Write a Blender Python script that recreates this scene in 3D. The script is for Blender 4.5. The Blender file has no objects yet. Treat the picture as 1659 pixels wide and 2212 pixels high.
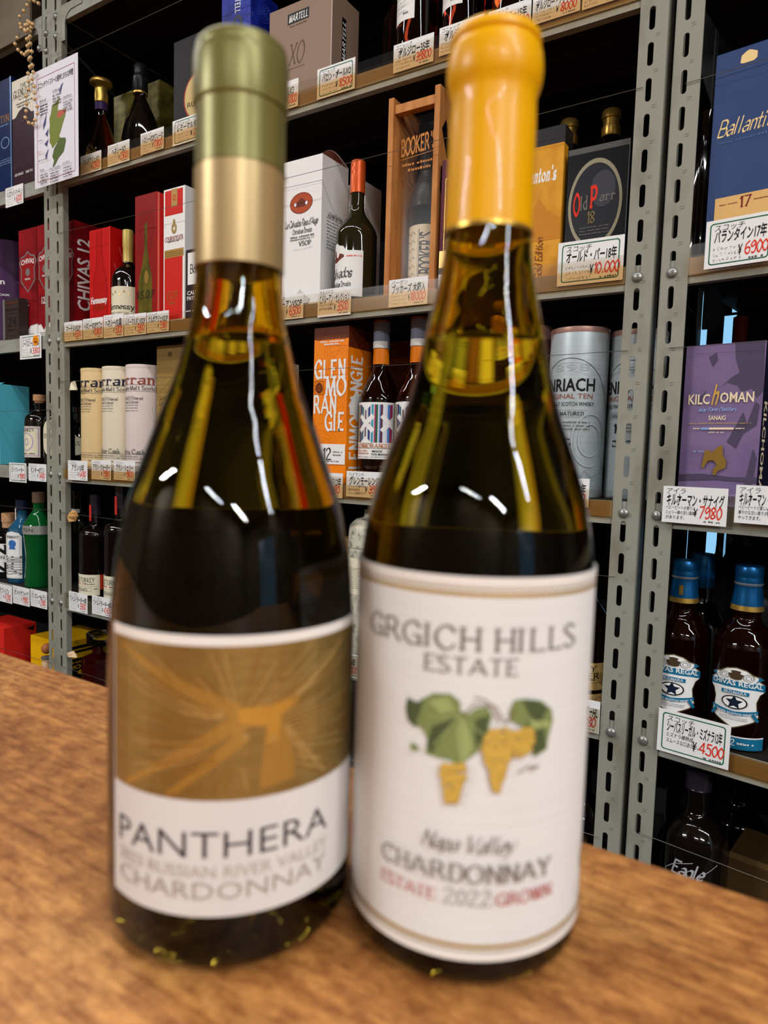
import bpy, math, random
from mathutils import Vector, Matrix
from mathutils.geometry import tessellate_polygon
random.seed(7)
PI = math.pi
SC = bpy.context.scene
COL = SC.collection

# ------------------------------------------------------------------ camera, world, exposure
H = 0.965                     # eye height above the floor (counter top is at 0.80)
FPX = 1490.77
R0 = (0.84221635, 0.53835152, 0.02914189)
R1 = (0.06871738, -0.05357812, -0.99619642)
R2 = (-0.53474249, 0.84101547, -0.08211847)
cam = bpy.data.cameras.new('camera')
cam.sensor_fit = 'VERTICAL'
cam.sensor_height = 36.0
cam.lens = FPX / 2212 * 36.0
cam.clip_start = 0.02
cam.dof.use_dof = True
cam.dof.focus_distance = 1.25
cam.dof.aperture_fstop = 9.5
camo = bpy.data.objects.new('camera', cam)
COL.objects.link(camo)
camo.matrix_world = Matrix(((R0[0], -R1[0], -R2[0], 0), (R0[1], -R1[1], -R2[1], 0), (R0[2], -R1[2], -R2[2], H), (0, 0, 0, 1)))
SC.camera = camo
SC.view_settings.view_transform = 'Standard'
SC.view_settings.look = 'None'
SC.view_settings.gamma = 1
SC.view_settings.use_curve_mapping = False
SC.view_settings.exposure = 0.43
SC.cycles.max_bounces = 10
SC.cycles.transmission_bounces = 8
SC.cycles.transparent_max_bounces = 16
SC.cycles.caustics_refractive = False
SC.cycles.caustics_reflective = False
SC.cycles.sample_clamp_indirect = 6
W = bpy.data.worlds.new('daylight')
SC.world = W
W.use_nodes = True
W.node_tree.nodes['Background'].inputs[0].default_value = (0.36, 0.70, 1.0, 1)
W.node_tree.nodes['Background'].inputs[1].default_value = 0.8
LIGHTS = [  # x, y, z, length, watts  (rows of ceiling tubes, parallel to the shelves; last two rows added)
    (1.15, -0.35, 2.50, 1.2, 13), (2.45, -0.35, 2.50, 1.2, 25), (3.3, -0.35, 2.50, 0.4, 10),
    (-2.55, -2.3, 2.45, 1.2, 92), (2.3, -2.0, 2.45, 1.2, 72), (0.7, -2.35, 2.45, 1.0, 14),  # fill tubes behind the camera, added to light labels and shelves
    (-2.5, 0.30, 2.50, 1.2, 8.0), (-1.15, 0.30, 2.50, 1.2, 7.0), (0.15, 0.30, 2.50, 1.2, 5.0)]  # aisle tubes added only to brighten the shelf fronts
LAMP_COLOR = (0.97, 0.985, 1.0)

# ------------------------------------------------------------------ materials
def lin(c):
    return tuple(((v / 255) / 12.92 if v <= 10 else ((v / 255 + 0.055) / 1.055) ** 2.4) for v in c)
MATS = {}
def mat(name, rgb=None, rough=0.5, metal=0.0, trans=0.0, ior=1.45, coat=0.0, spec=None):
    if name in MATS: return MATS[name]
    m = bpy.data.materials.new(name); m.use_nodes = True
    b = m.node_tree.nodes['Principled BSDF']
    b.inputs['Base Color'].default_value = (*lin(rgb), 1)
    b.inputs['Roughness'].default_value = rough
    b.inputs['Metallic'].default_value = metal
    b.inputs['IOR'].default_value = ior
    b.inputs['Transmission Weight'].default_value = trans
    b.inputs['Coat Weight'].default_value = coat
    if spec is None and trans == 0 and metal == 0 and rough > 0.25 and coat == 0: spec = 0.22
    if spec is not None: b.inputs['Specular IOR Level'].default_value = spec
    MATS[name] = m
    return m
def noisy(name, c1, c2, scale=(40, 40, 40), rough=0.5, metal=0.0, lo=0.4, hi=0.62, bump=0.0, detail=6.0, coat=0.0, aniso=0):
    m = mat(name, c1, rough, metal, coat=coat)
    nt = m.node_tree; b = nt.nodes['Principled BSDF']
    tc = nt.nodes.new('ShaderNodeTexCoord'); mp = nt.nodes.new('ShaderNodeMapping'); mp.inputs['Scale'].default_value = scale
    nz = nt.nodes.new('ShaderNodeTexNoise'); nz.inputs['Scale'].default_value = 1.0; nz.inputs['Detail'].default_value = detail
    cr = nt.nodes.new('ShaderNodeValToRGB')
    cr.color_ramp.elements[0].position = lo; cr.color_ramp.elements[1].position = hi
    cr.color_ramp.elements[0].color = (*lin(c1), 1); cr.color_ramp.elements[1].color = (*lin(c2), 1)
    L = nt.links.new
    L(tc.outputs['Object'], mp.inputs['Vector']); L(mp.outputs['Vector'], nz.inputs['Vector'])
    L(nz.outputs['Fac'], cr.inputs['Fac']); L(cr.outputs['Color'], b.inputs['Base Color'])
    if bump:
        bp = nt.nodes.new('ShaderNodeBump'); bp.inputs['Strength'].default_value = bump; bp.inputs['Distance'].default_value = 0.001
        L(nz.outputs['Fac'], bp.inputs['Height']); L(bp.outputs['Normal'], b.inputs['Normal'])
    return m
def clearmat(name, rgb, gloss=0.08):
    m = bpy.data.materials.new(name); m.use_nodes = True
    nt = m.node_tree; nt.nodes.remove(nt.nodes['Principled BSDF'])
    t = nt.nodes.new('ShaderNodeBsdfTransparent'); t.inputs[0].default_value = (*rgb, 1)
    g = nt.nodes.new('ShaderNodeBsdfGlossy'); g.inputs['Roughness'].default_value = 0.22
    x = nt.nodes.new('ShaderNodeMixShader'); x.inputs[0].default_value = gloss
    nt.links.new(t.outputs[0], x.inputs[1]); nt.links.new(g.outputs[0], x.inputs[2])
    nt.links.new(x.outputs[0], nt.nodes['Material Output'].inputs[0])
    MATS[name] = m
    return m

steel = noisy('grey enamel steel', (148, 147, 134), (116, 110, 94), (18, 18, 9), 0.42, 0.0, 0.50, 0.78, 0.05, 9)
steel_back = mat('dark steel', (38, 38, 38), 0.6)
shelf_m = noisy('grey shelf steel', (156, 157, 148), (128, 122, 106), (14, 14, 30), 0.5, 0, 0.45, 0.75)
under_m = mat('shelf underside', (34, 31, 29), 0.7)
bolt_m = mat('zinc bolt', (150, 150, 145), 0.3, 0.6)
wire_m = mat('guard wire', (120, 115, 105), 0.35, 0.7)
rail_m = clearmat('amber price rail', (0.92, 0.82, 0.66), 0.02)
backing_m = mat('brown rail backing', (142, 122, 90), 0.6)
film_m = clearmat('clear rail edge', (0.94, 0.92, 0.89), 0.01)
clear_rail = clearmat('clear price rail', (0.88, 0.86, 0.80), 0.06)
back_m = mat('black back panel', (16, 15, 15), 0.8)
card_m = mat('white card', (236, 234, 232), 0.6)
ink = mat('black ink', (18, 17, 17), 0.6)
ink_soft = mat('grey ink', (95, 92, 88), 0.6)
red_ink = mat('red ink', (226, 50, 28), 0.6)
green_ink = mat('green ink', (20, 98, 60), 0.6)
white = mat('white print', (238, 236, 232), 0.5)
black = mat('black print', (14, 13, 14), 0.45)
gold = mat('gold foil', (205, 165, 80), 0.32, 0.8)
silver = mat('silver foil', (200, 200, 205), 0.3, 0.8)
cork_m = noisy('cork', (205, 160, 120), (170, 120, 80), (300, 300, 300), 0.8)

# wooden counter
def wood():
    m = bpy.data.materials.new('counter wood'); m.use_nodes = True
    nt = m.node_tree; b = nt.nodes['Principled BSDF']; L = nt.links.new
    tc = nt.nodes.new('ShaderNodeTexCoord')
    def noise(scale, detail, rough=0.6):
        mp = nt.nodes.new('ShaderNodeMapping'); mp.inputs['Scale'].default_value = scale
        nz = nt.nodes.new('ShaderNodeTexNoise'); nz.inputs['Scale'].default_value = 1; nz.inputs['Detail'].default_value = detail
        nz.inputs['Roughness'].default_value = rough
        L(tc.outputs['Object'], mp.inputs['Vector']); L(mp.outputs['Vector'], nz.inputs['Vector'])
        return nz
    def ramp(src, pts):
        cr = nt.nodes.new('ShaderNodeValToRGB')
        while len(cr.color_ramp.elements) < len(pts): cr.color_ramp.elements.new(0.5)
        for e, (p, c) in zip(cr.color_ramp.elements, pts): e.position = p; e.color = (*lin(c), 1)
        L(src.outputs['Fac'], cr.inputs['Fac']); return cr
    def mix(a, bb, f, mode='MULTIPLY'):
        mx = nt.nodes.new('ShaderNodeMixRGB'); mx.blend_type = mode; mx.inputs[0].default_value = f
        L(a.outputs['Color'], mx.inputs[1]); L(bb.outputs['Color'], mx.inputs[2]); return mx
    big = ramp(noise((9, 14, 5), 6), [(0.30, (176, 112, 56)), (0.52, (212, 146, 78)), (0.75, (230, 170, 100))])
    blot = ramp(noise((70, 130, 40), 8, 0.75), [(0.40, (158, 128, 108)), (0.6, (255, 255, 255))])
    grain = ramp(noise((7, 340, 20), 5), [(0.36, (202, 184, 168)), (0.56, (255, 255, 255))])
    scr = ramp(noise((2.2, 75, 10), 2, 0.5), [(0.285, (90, 60, 42)), (0.33, (255, 255, 255))])
    c = mix(mix(mix(big, blot, 0.8), grain, 0.6), scr, 0.6)
    L(c.outputs['Color'], b.inputs['Base Color'])
    b.inputs['Roughness'].default_value = 0.48
    bp = nt.nodes.new('ShaderNodeBump'); bp.inputs['Strength'].default_value = 0.25; bp.inputs['Distance'].default_value = 0.0012
    L(grain.outputs['Color'], bp.inputs['Height']); L(bp.outputs['Normal'], b.inputs['Normal'])
    MATS['counter wood'] = m
    return m
wood_m = wood()

# ------------------------------------------------------------------ where a thing in the shop stands
def ray(px, py):
    a, b = (px - 829.5) / FPX, (py - 1106) / FPX
    return tuple(a * R0[i] + b * R1[i] + R2[i] for i in range(3))
D = 1.09                                       # distance of the shelf fronts
ANG = math.radians(8.4)                        # the third unit is turned towards the counter
P0 = (-0.2250, D)
def loc(unit, px, py, t=0.0):
    """position along the unit's front, height above the floor, of a point t behind its front plane"""
    d = ray(px, py)
    if unit == 'R':
        n = (math.sin(ANG), math.cos(ANG)); u = (math.cos(ANG), -math.sin(ANG))
        k = (P0[0] * n[0] + P0[1] * n[1] + t) / (d[0] * n[0] + d[1] * n[1])
        return (d[0] * k - P0[0]) * u[0] + (d[1] * k - P0[1]) * u[1], d[2] * k + H
    k = (D + t) / d[1]
    return d[0] * k, d[2] * k + H
def world(unit, s, t, z):
    if unit == 'R':
        return (P0[0] + s * math.cos(ANG) + t * math.sin(ANG), P0[1] - s * math.sin(ANG) + t * math.cos(ANG), z)
    return (s, D + t, z)
def turn(unit): return -ANG if unit == 'R' else 0.0
LIP = {0: H + 1.066, 1: H + 0.6648, 2: H + 0.258, 3: H - 0.0961, 4: H - 0.4433, 5: H - 0.790}
LH = 0.036
def shelf_z(row): return LIP[row] + LH

# ------------------------------------------------------------------ mesh builder
class MB:
    def __init__(s): s.v = []; s.f = []; s.mi = []; s.mats = []; s.sm = []
    def idx(s, m):
        if m not in s.mats: s.mats.append(m)
        return s.mats.index(m)
    def add(s, vs, fs, m, smooth=False):
        o = len(s.v); s.v.extend(vs); k = s.idx(m)
        for f in fs: s.f.append([o + i for i in f]); s.mi.append(k); s.sm.append(smooth)
    def box(s, x0, x1, y0, y1, z0, z1, m):
        s.add([(x, y, z) for z in (z0, z1) for y in (y0, y1) for x in (x0, x1)],
              [(0, 2, 3, 1), (4, 5, 7, 6), (0, 1, 5, 4), (2, 6, 7, 3), (0, 4, 6, 2), (1, 3, 7, 5)], m)
    def lathe(s, prof, m, n=28, cx=0, cy=0, smooth=True, flip=False, sx=1.0, sy=1.0, a0=0, a1=2 * PI):
        full = abs(a1 - a0 - 2 * PI) < 1e-6
        k = n if full else n + 1
        vs = []; fs = []
        for r, z in prof:
            for i in range(k):
                a = a0 + (a1 - a0) * i / n
                vs.append((cx + r * math.sin(a) * sx, cy - r * math.cos(a) * sy, z))
        for j in range(len(prof) - 1):
            for i in range(n):
                p, q = j * k + i, j * k + (i + 1) % k
                f = (p, q, q + k, p + k)
                fs.append(f[::-1] if flip else f)
        if full:
            if prof[0][0] > 1e-6: fs.append(tuple(range(k)) if flip else tuple(reversed(range(k))))
            if prof[-1][0] > 1e-6:
                o = (len(prof) - 1) * k; fs.append(tuple(o + i for i in (reversed(range(k)) if flip else range(k))))
        s.add(vs, fs, m, smooth)
    def tube(s, pts, r, m, n=6):
        vs = []; fs = []
        P = [Vector(p) for p in pts]
        for i, p in enumerate(P):
            t = (P[min(i + 1, len(P) - 1)] - P[max(i - 1, 0)]).normalized()
            a = t.cross(Vector((0.13, 0.29, 0.95)) if abs(t.z) < 0.9 else Vector((1, 0, 0))).normalized(); b = t.cross(a)
            for k in range(n):
                w = 2 * PI * k / n; vs.append(tuple(p + a * (r * math.cos(w)) + b * (r * math.sin(w))))
        for i in range(len(P) - 1):
            for k in range(n):
                q = (k + 1) % n; fs.append((i * n + k, i * n + q, i * n + n + q, i * n + n + k))
        fs.append(tuple(range(n))); fs.append(tuple((len(P) - 1) * n + k for k in reversed(range(n))))
        s.add(vs, fs, m, True)
    def ball(s, c, r, m, n=8, sz=1.0):
        s.lathe([(max(r * math.sin(PI * i / n), 1e-7), c[2] - r * sz * math.cos(PI * i / n)) for i in range(n + 1)], m, n + 2, c[0], c[1])
    def prism(s, pts, y0, y1, m, axis='y'):
        """outline in x,z pulled from y0 to y1"""
        n = len(pts)
        vs = [(p[0], y0, p[1]) for p in pts] + [(p[0], y1, p[1]) for p in pts]
        tri = tessellate_polygon([[Vector((p[0], p[1], 0)) for p in pts]])
        fs = [tuple(t) for t in tri] + [tuple(n + i for i in reversed(t)) for t in tri]
        fs += [(i, (i + 1) % n, n + (i + 1) % n, n + i) for i in range(n)]
        s.add(vs, fs, m)
    def build(s, name, parent=None, bevel=0.0):
        me = bpy.data.meshes.new(name)
        me.from_pydata(s.v, [], s.f)
        for m in s.mats: me.materials.append(m)
        me.polygons.foreach_set('material_index', s.mi)
        me.polygons.foreach_set('use_smooth', s.sm)
        me.update()
        if any(s.sm): me.set_sharp_from_angle(angle=math.radians(38))
        o = bpy.data.objects.new(name, me); COL.objects.link(o)
        if parent is not None: o.parent = parent
        if bevel:
            b = o.modifiers.new('bevel', 'BEVEL'); b.width = bevel; b.segments = 2; b.limit_method = 'ANGLE'; b.angle_limit = 1.2
        return o
def tag(o, label=None, cat=None, group=None, kind=None):
    if label: o['label'] = label
    if cat: o['category'] = cat
    if group: o['group'] = group
    if kind: o['kind'] = kind
    return o
def empty(name, at, rz, label, cat, group=None):
    o = bpy.data.objects.new(name, None); COL.objects.link(o); o.empty_display_size = 0.05
    o.location = at; o.rotation_euler = (0, 0, rz)
    return tag(o, label, cat, group)

# ------------------------------------------------------------------ lettering
_tc = {}
def sans(txt, bold=0.0, shear=0.0):
    k = (txt, bold, shear)
    if k in _tc: return _tc[k]
    c = bpy.data.curves.new('lettering', 'FONT'); c.body = txt; c.size = 1; c.resolution_u = 2; c.offset = bold; c.shear = shear
    o = bpy.data.objects.new('lettering', c); COL.objects.link(o)
    dg = bpy.context.evaluated_depsgraph_get(); e = o.evaluated_get(dg); me = e.to_mesh()
    vs = [(v.co.x, v.co.y) for v in me.vertices]; fs = [tuple(p.vertices) for p in me.polygons]
    e.to_mesh_clear(); bpy.data.objects.remove(o); bpy.data.curves.remove(c)
    if not vs: vs = [(0, 0), (0.1, 0), (0.1, 0.1)]; fs = [(0, 1, 2)]
    _tc[k] = (vs, fs)
    return _tc[k]
GL = {'A': '00 5a a0|23 83', 'B': '10 1a|~1a 5a 78 65 45 15|~45 75 82 60 10', 'C': '~88 6a 3a 07 03 30 60 82', 'D': '10 1a|~1a 5a 87 83 50 10',
 'E': '10 1a|1a 7a|15 55|10 70', 'F': '10 1a|1a 7a|15 55', 'G': '~88 6a 3a 07 03 30 60 81|84 80|54 84', 'H': '10 1a|80 8a|15 85', 'I': '10 1a',
 'J': '~5a 52 30 01', 'K': '10 1a|8a 14|35 80', 'L': '10 1a|10 70', 'M': '00 1a|1a 50|50 9a|9a a0', 'N': '10 1a|1a 80|80 8a',
 'O': '~3a 07 03 30 60 93 97 6a 3a', 'P': '10 1a|~1a 5a 78 65 44 14', 'Q': '~3a 07 03 30 60 93 97 6a 3a|52 90', 'R': '10 1a|~1a 5a 78 65 45 15|45 90',
 'S': '~69 4a 1a 08 26 54 72 50 20 01', 'T': '40 4a|0a 8a', 'U': '~1a 13 30 60 83 8a', 'V': '0a 40|40 8a', 'W': '0a 30|30 5a|5a 80|80 aa',
 'X': '0a 80|00 8a', 'Y': '0a 45|8a 45|45 40', 'Z': '0a 8a|8a 00|00 80',
 'a': '~15 36 55 50|~53 23 02 10 30 52', 'b': '1a 10|~14 36 55 51 30 11', 'c': '~55 36 15 02 10 40 51', 'd': '5a 50|~55 36 04 02 20 51',
 'e': '~03 53 55 36 14 02 10 40 51', 'f': '~5a 3a 28 20|06 46', 'g': '~55 36 04 02 20 52|~56 5z 4x 2x 0y', 'h': '1a 10|~14 36 55 50', 'i': '10 16|18 19',
 'j': '~26 2z 1x 0x|28 29', 'k': '1a 10|56 13|33 60', 'l': '1a 10', 'm': '10 16|~14 36 45 40|~44 66 85 80', 'n': '10 16|~14 36 55 50',
 'o': '~36 04 02 30 62 64 36', 'p': '1x 16|~14 36 55 51 30 11', 'q': '5x 56|~55 36 04 02 20 51', 'r': '10 16|~14 36 55', 's': '~45 26 05 13 42 40 10 01',
 't': '~29 21 30 41|06 46', 'u': '~16 11 30 51|56 50', 'v': '06 30|30 66', 'w': '06 20|20 46|46 60|60 86', 'x': '06 60|00 66', 'y': '06 30|~66 30 1x 0x',
 'z': '06 56|56 00|00 50', '0': '~3a 07 03 30 63 67 3a', '1': '18 3a|3a 30', '2': '~08 2a 5a 67 34 00|00 70', '3': '~09 3a 58 55 25|~25 65 62 30 01',
 '4': '5a 03|03 73|50 5a', '5': '6a 1a|1a 16|~16 46 63 50 20 01', '6': '~5a 18 03 20 50 63 55 25 03', '7': '0a 6a|6a 20',
 '8': '~3a 08 35 62 30 02 35 68 3a', '9': '~68 3a 07 25 57 68|~68 62 30 11', '.': '20 21', ',': '21 1z', "'": '2a 28', '-': '14 44',
 '¥': '0a 35|6a 35|35 30|15 55|13 53', '(': '~3a 17 13 30', ')': '~1a 37 33 10', ' ': ''}
_CV = {**{str(i): i for i in range(10)}, 'a': 10, 'z': -1, 'y': -2, 'x': -3}
def stroke(txt, thick=1.9, thin=0.8, serif=True, slant=0.0, gap=2.6, nib=20, jit=0.0):
    vs = []; fs = []; cx = 0.0; rnd = random.Random(txt)
    def quad(p, q, w, ext=0.3):
        dx, dy = q[0] - p[0], q[1] - p[1]; l = math.hypot(dx, dy) or 1e-6; dx /= l; dy /= l
        e = ext * w; nx, ny = -dy * w / 2, dx * w / 2; o = len(vs)
        vs.extend([(p[0] - dx * e + nx, p[1] - dy * e + ny), (p[0] - dx * e - nx, p[1] - dy * e - ny), (q[0] + dx * e - nx, q[1] + dy * e - ny), (q[0] + dx * e + nx, q[1] + dy * e + ny)])
        fs.append((o, o + 1, o + 2, o + 3))
    for ch in txt:
        g = GL.get(ch, ''); mx = 3.0
        if ch == ' ': cx += 4.5; continue
        for pl in g.split('|'):
            if not pl: continue
            sm = pl[0] == '~'; P = [(_CV[a[0]], _CV[a[1]]) for a in pl.lstrip('~').split()]
            mx = max([mx] + [p[0] for p in P])
            if jit: P = [(x + rnd.uniform(-jit, jit), y + rnd.uniform(-jit, jit)) for x, y in P]
            Q = P
            if sm:
                Q = []; closed = P[0] == P[-1]
                for i in range(len(P) - 1):
                    p0 = P[i - 1] if i else (P[-2] if closed else P[0]); p3 = P[i + 2] if i + 2 < len(P) else (P[1] if closed else P[-1])
                    for k in range(4):
                        t = k / 4
                        Q.append(tuple(0.5 * (2 * P[i][a] + (P[i + 1][a] - p0[a]) * t + (2 * p0[a] - 5 * P[i][a] + 4 * P[i + 1][a] - p3[a]) * t * t + (3 * P[i][a] - p0[a] - 3 * P[i + 1][a] + p3[a]) * t ** 3) for a in (0, 1)))
                Q.append(P[-1])
            Q = [(x + cx, y) for x, y in Q]
            for p, q in zip(Q, Q[1:]):
                th = math.atan2(q[1] - p[1], q[0] - p[0]); w = thin + (thick - thin) * abs(math.sin(th - math.radians(nib)))
                quad(p, q, w)
            if serif and not sm and len(Q) == 2:
                dx, dy = abs(Q[1][0] - Q[0][0]), abs(Q[1][1] - Q[0][1])
                if dy > 1.2 * dx and dy > 3:
                    for p in Q:
                        if p[1] in (0, 6, 10): quad((p[0] - 1.5, p[1]), (p[0] + 1.5, p[1]), max(thin, 0.6), 0)
                elif dx > dy and dx > 3:
                    p = Q[1]; quad((p[0], p[1] - 0.9), (p[0], p[1] + 0.9), max(thin, 0.5), 0)
        cx += mx + gap
    if slant: vs = [(x + y * slant, y) for x, y in vs]
    return vs, fs
def glyphs(txt, font):
    if font == 'sans': return sans(txt)
    if font == 'bold': return sans(txt, 0.018)
    if font == 'light': return sans(txt, -0.008)
    if font == 'jp': return sans(txt, 0.022, 0.12)
    if font == 'jpl': return sans(txt, 0.002, 0.12)
    if font == 'serif': return stroke(txt)
    if font == 'fine_script': return stroke(txt, 1.3, 0.35, False, 0.38, 1.2, 40)
    if font == 'roman': return stroke(txt, 1.6, 0.65)
    if font == 'thin': return stroke(txt, 1.0, 0.45, True)
    if font == 'heavy': return stroke(txt, 2.6, 0.9, True, 0, 3.2)
    if font == 'heavyit': return stroke(txt, 2.6, 0.9, True, 0.25, 3.2)
    if font == 'ital': return stroke(txt, 1.3, 0.5, True, 0.3)
    if font == 'script': return stroke(txt, 2.0, 0.5, False, 0.35, 1.2, 40)
    if font == 'hand': return stroke(txt, 1.5, 1.3, False, 0.12, 1.9, 20, 0.35)
    if font == 'slab': return stroke(txt, 2.2, 1.6, True, 0, 2.4)

# ------------------------------------------------------------------ printing on flat faces and round bodies
_rl = random.Random(11)
class Face:
    """a printable patch: x,y run 0..1 over its width and height"""
    def __init__(s, mb, fn, Wd, Ht, cut=None):
        s.mb = mb; s.fn = fn; s.W = Wd; s.H = Ht; s.n = 0; s.cut = cut; s.step = 0.00012; s.held = False
    def put(s, vs, fs, m, lift=None, split=False):
        s.n += 0 if s.held else 1; h = (s.n if lift is None else lift) * s.step
        if s.cut:
            ov = []; of = []; og = []
            for fi, f in enumerate(fs):
                P = [vs[i] for i in f]; a = min(p[0] for p in P); b = max(p[0] for p in P)
                k = math.floor(a / s.cut)
                while k * s.cut < b - 1e-9:
                    lo, hi = k * s.cut, (k + 1) * s.cut; Q = P
                    for sg, lim in ((1, lo), (-1, hi)):
                        N = []
                        for i in range(len(Q)):
                            p, q = Q[i], Q[(i + 1) % len(Q)]; dp, dq = sg * (p[0] - lim), sg * (q[0] - lim)
                            if dp >= 0: N.append(p)
                            if (dp > 0 and dq < 0) or (dp < 0 and dq > 0):
                                t = dp / (dp - dq); N.append((p[0] + (q[0] - p[0]) * t, p[1] + (q[1] - p[1]) * t))
                        Q = N
                        if len(Q) < 3: break
                    if len(Q) >= 3:
                        o = len(ov); ov.extend(Q); of.append(tuple(range(o, o + len(Q)))); og.append(fi)
                    k += 1
            vs, fs = ov, of
        else: og = range(len(fs))
        hv = [h] * len(vs)
        if split or s.held:
            b0 = _rl.random() * 0.1 if s.held else 0
            for f, g in zip(fs, og):
                for i in f: hv[i] = h + s.step * (0.11 * (g % 7) + b0)
        s.mb.add([s.fn(x, y, q) for (x, y), q in zip(vs, hv)], fs, m)
    def poly(s, pts, m, holes=()):
        P = [[Vector((x * s.W, y * s.H, 0)) for x, y in r] for r in [pts, *holes]]
        t = tessellate_polygon(P); A = [(v.x, v.y) for r in P for v in r]
        fs = []
        for a, b, c in t:
            cr = (A[b][0] - A[a][0]) * (A[c][1] - A[a][1]) - (A[b][1] - A[a][1]) * (A[c][0] - A[a][0])
            fs.append((a, b, c) if cr > 0 else (a, c, b))
        s.put(A, fs, m)
    def rect(s, x0, y0, x1, y1, m): s.put([(x0 * s.W, y0 * s.H), (x1 * s.W, y0 * s.H), (x1 * s.W, y1 * s.H), (x0 * s.W, y1 * s.H)], [(0, 1, 2, 3)], m)
    def ell(s, cx, cy, rx, ry, m, n=28, hole=0.0):
        P = [(cx + rx * math.cos(2 * PI * i / n), cy + ry * math.sin(2 * PI * i / n)) for i in range(n)]
        s.poly(P, m, [[(cx + rx * hole * math.cos(2 * PI * i / n), cy + ry * hole * math.sin(2 * PI * i / n)) for i in range(n)]] if hole else ())
    def line(s, pts, w, m):
        """w in metres"""
        vs = []; fs = []
        P = [(x * s.W, y * s.H) for x, y in pts]
        for p, q in zip(P, P[1:]):
            dx, dy = q[0] - p[0], q[1] - p[1]; l = math.hypot(dx, dy) or 1e-9; dx *= w / 2 / l; dy *= w / 2 / l
            o = len(vs); vs += [(p[0] - dx - dy, p[1] - dy + dx), (p[0] - dx + dy, p[1] - dy - dx), (q[0] + dx + dy, q[1] + dy - dx), (q[0] + dx - dy, q[1] + dy + dx)]
            fs.append((o, o + 1, o + 2, o + 3))
        s.put(vs, fs, m, split=True)
    def frame(s, x0, y0, x1, y1, w, m, r=0.0):
        if r:
            P = []
            rx, ry = r / s.W, r / s.H
            for cx, cy, a in ((x1 - rx, y1 - ry, 0), (x0 + rx, y1 - ry, 1), (x0 + rx, y0 + ry, 2), (x1 - rx, y0 + ry, 3)):
                for k in range(4):
                    t = PI / 2 * (a + k / 3); P.append((cx + rx * math.cos(t), cy + ry * math.sin(t)))
            s.line(P + [P[0]], w, m)
        else: s.line([(x0, y0), (x1, y0), (x1, y1), (x0, y1), (x0, y0)], w, m)
    def text(s, txt, cx, cy, h, m, w=None, font='sans', rot=0, al='c', arc=0.0, tilt=0.0):
        """h: letter height as a share of the face height; w: width as a share of the face width; rot: quarter turns"""
        vs, fs = glyphs(txt, font)
        x0 = min(v[0] for v in vs); x1 = max(v[0] for v in vs)
        if font in ('sans', 'bold', 'light', 'jp', 'jpl'): y0, y1 = 0.0, 0.72
        else: y0, y1 = 0.0, 10.0
        hh = h * s.H; sy = hh / (y1 - y0); sx = sy
        if w: sx = (w * (s.H if rot % 2 else s.W)) / (x1 - x0)
        if rot % 2 and not w: pass
        out = []
        for x, y in vs:
            X = (x - (x0 + x1) / 2) * sx; Y = (y - (y0 + y1) / 2) * sy
            if al == 'l': X = (x - x0) * sx
            if al == 'r': X = (x - x1) * sx
            Y += arc * s.H * (1 - (2 * X / ((x1 - x0) * sx)) ** 2) + tilt * X
            if rot == 1: X, Y = -Y, X
            if rot == 3: X, Y = Y, -X
            out.append((cx * s.W + X, cy * s.H + Y))
        s.put(out, fs, m, split=font not in ('sans', 'bold', 'light', 'jp', 'jpl'))
    def scribble(s, x0, y0, x1, y1, rows, m, seed=0, w=0.00045):
        """fine print or handwriting too small to read"""
        rnd = random.Random(seed); rh = (y1 - y0) / rows
        vs = []; fs = []
        for r in range(rows):
            yb = y1 - (r + 1) * rh; x = x0; xe = x1 - (rnd.uniform(0, 0.25) if r == rows - 1 else 0) * (x1 - x0)
            while x < xe:
                dx = rnd.uniform(0.5, 1.0) * rh * 0.55 * s.H / s.W
                for _ in range(3):
                    xa, ya = (x + rnd.uniform(0, dx)) * s.W, (yb + rnd.uniform(0.1, 0.75) * rh) * s.H
                    xb, yb2 = (x + rnd.uniform(0, dx)) * s.W, (yb + rnd.uniform(0.1, 0.75) * rh) * s.H
                    l = math.hypot(xb - xa, yb2 - ya) or 1e-9; nx, ny = -(yb2 - ya) / l * w / 2, (xb - xa) / l * w / 2
                    o = len(vs); vs += [(xa + nx, ya + ny), (xa - nx, ya - ny), (xb - nx, yb2 - ny), (xb + nx, yb2 + ny)]; fs.append((o, o + 1, o + 2, o + 3))
                x += dx * 1.35
        s.put(vs, fs, m, split=True)
    def fine(s, x0, y, x1, h, m, seed=0):
        """one line of fine print"""
        rnd = random.Random(seed); vs = []; fs = []; x = x0
        while x < x1:
            wl = rnd.uniform(0.35, 1.0) * h * s.H / s.W; o = len(vs); hh = h * rnd.uniform(0.6, 1)
            vs += [(x * s.W, y * s.H), ((x + wl) * s.W, y * s.H), ((x + wl) * s.W, (y + hh) * s.H), (x * s.W, (y + hh) * s.H)]; fs.append((o, o + 1, o + 2, o + 3))
            x += wl * (1.45 if rnd.random() < 0.8 else 2.6)
        s.put(vs, fs, m)
def flat(mb, o, u, n, Wd, Ht, v=(0, 0, 1)):
    return Face(mb, lambda x, y, h: tuple(o[i] + u[i] * x + v[i] * y + n[i] * h for i in range(3)), Wd, Ht)
def front(mb, w, h, x=None, y=0.0, z=0.0): return flat(mb, (-w / 2 if x is None else x, y, z), (1, 0, 0), (0, -1, 0), w, h)
def rside(mb, w, d, h): return flat(mb, (w / 2, 0, 0), (0, 1, 0), (1, 0, 0), d, h)
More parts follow.
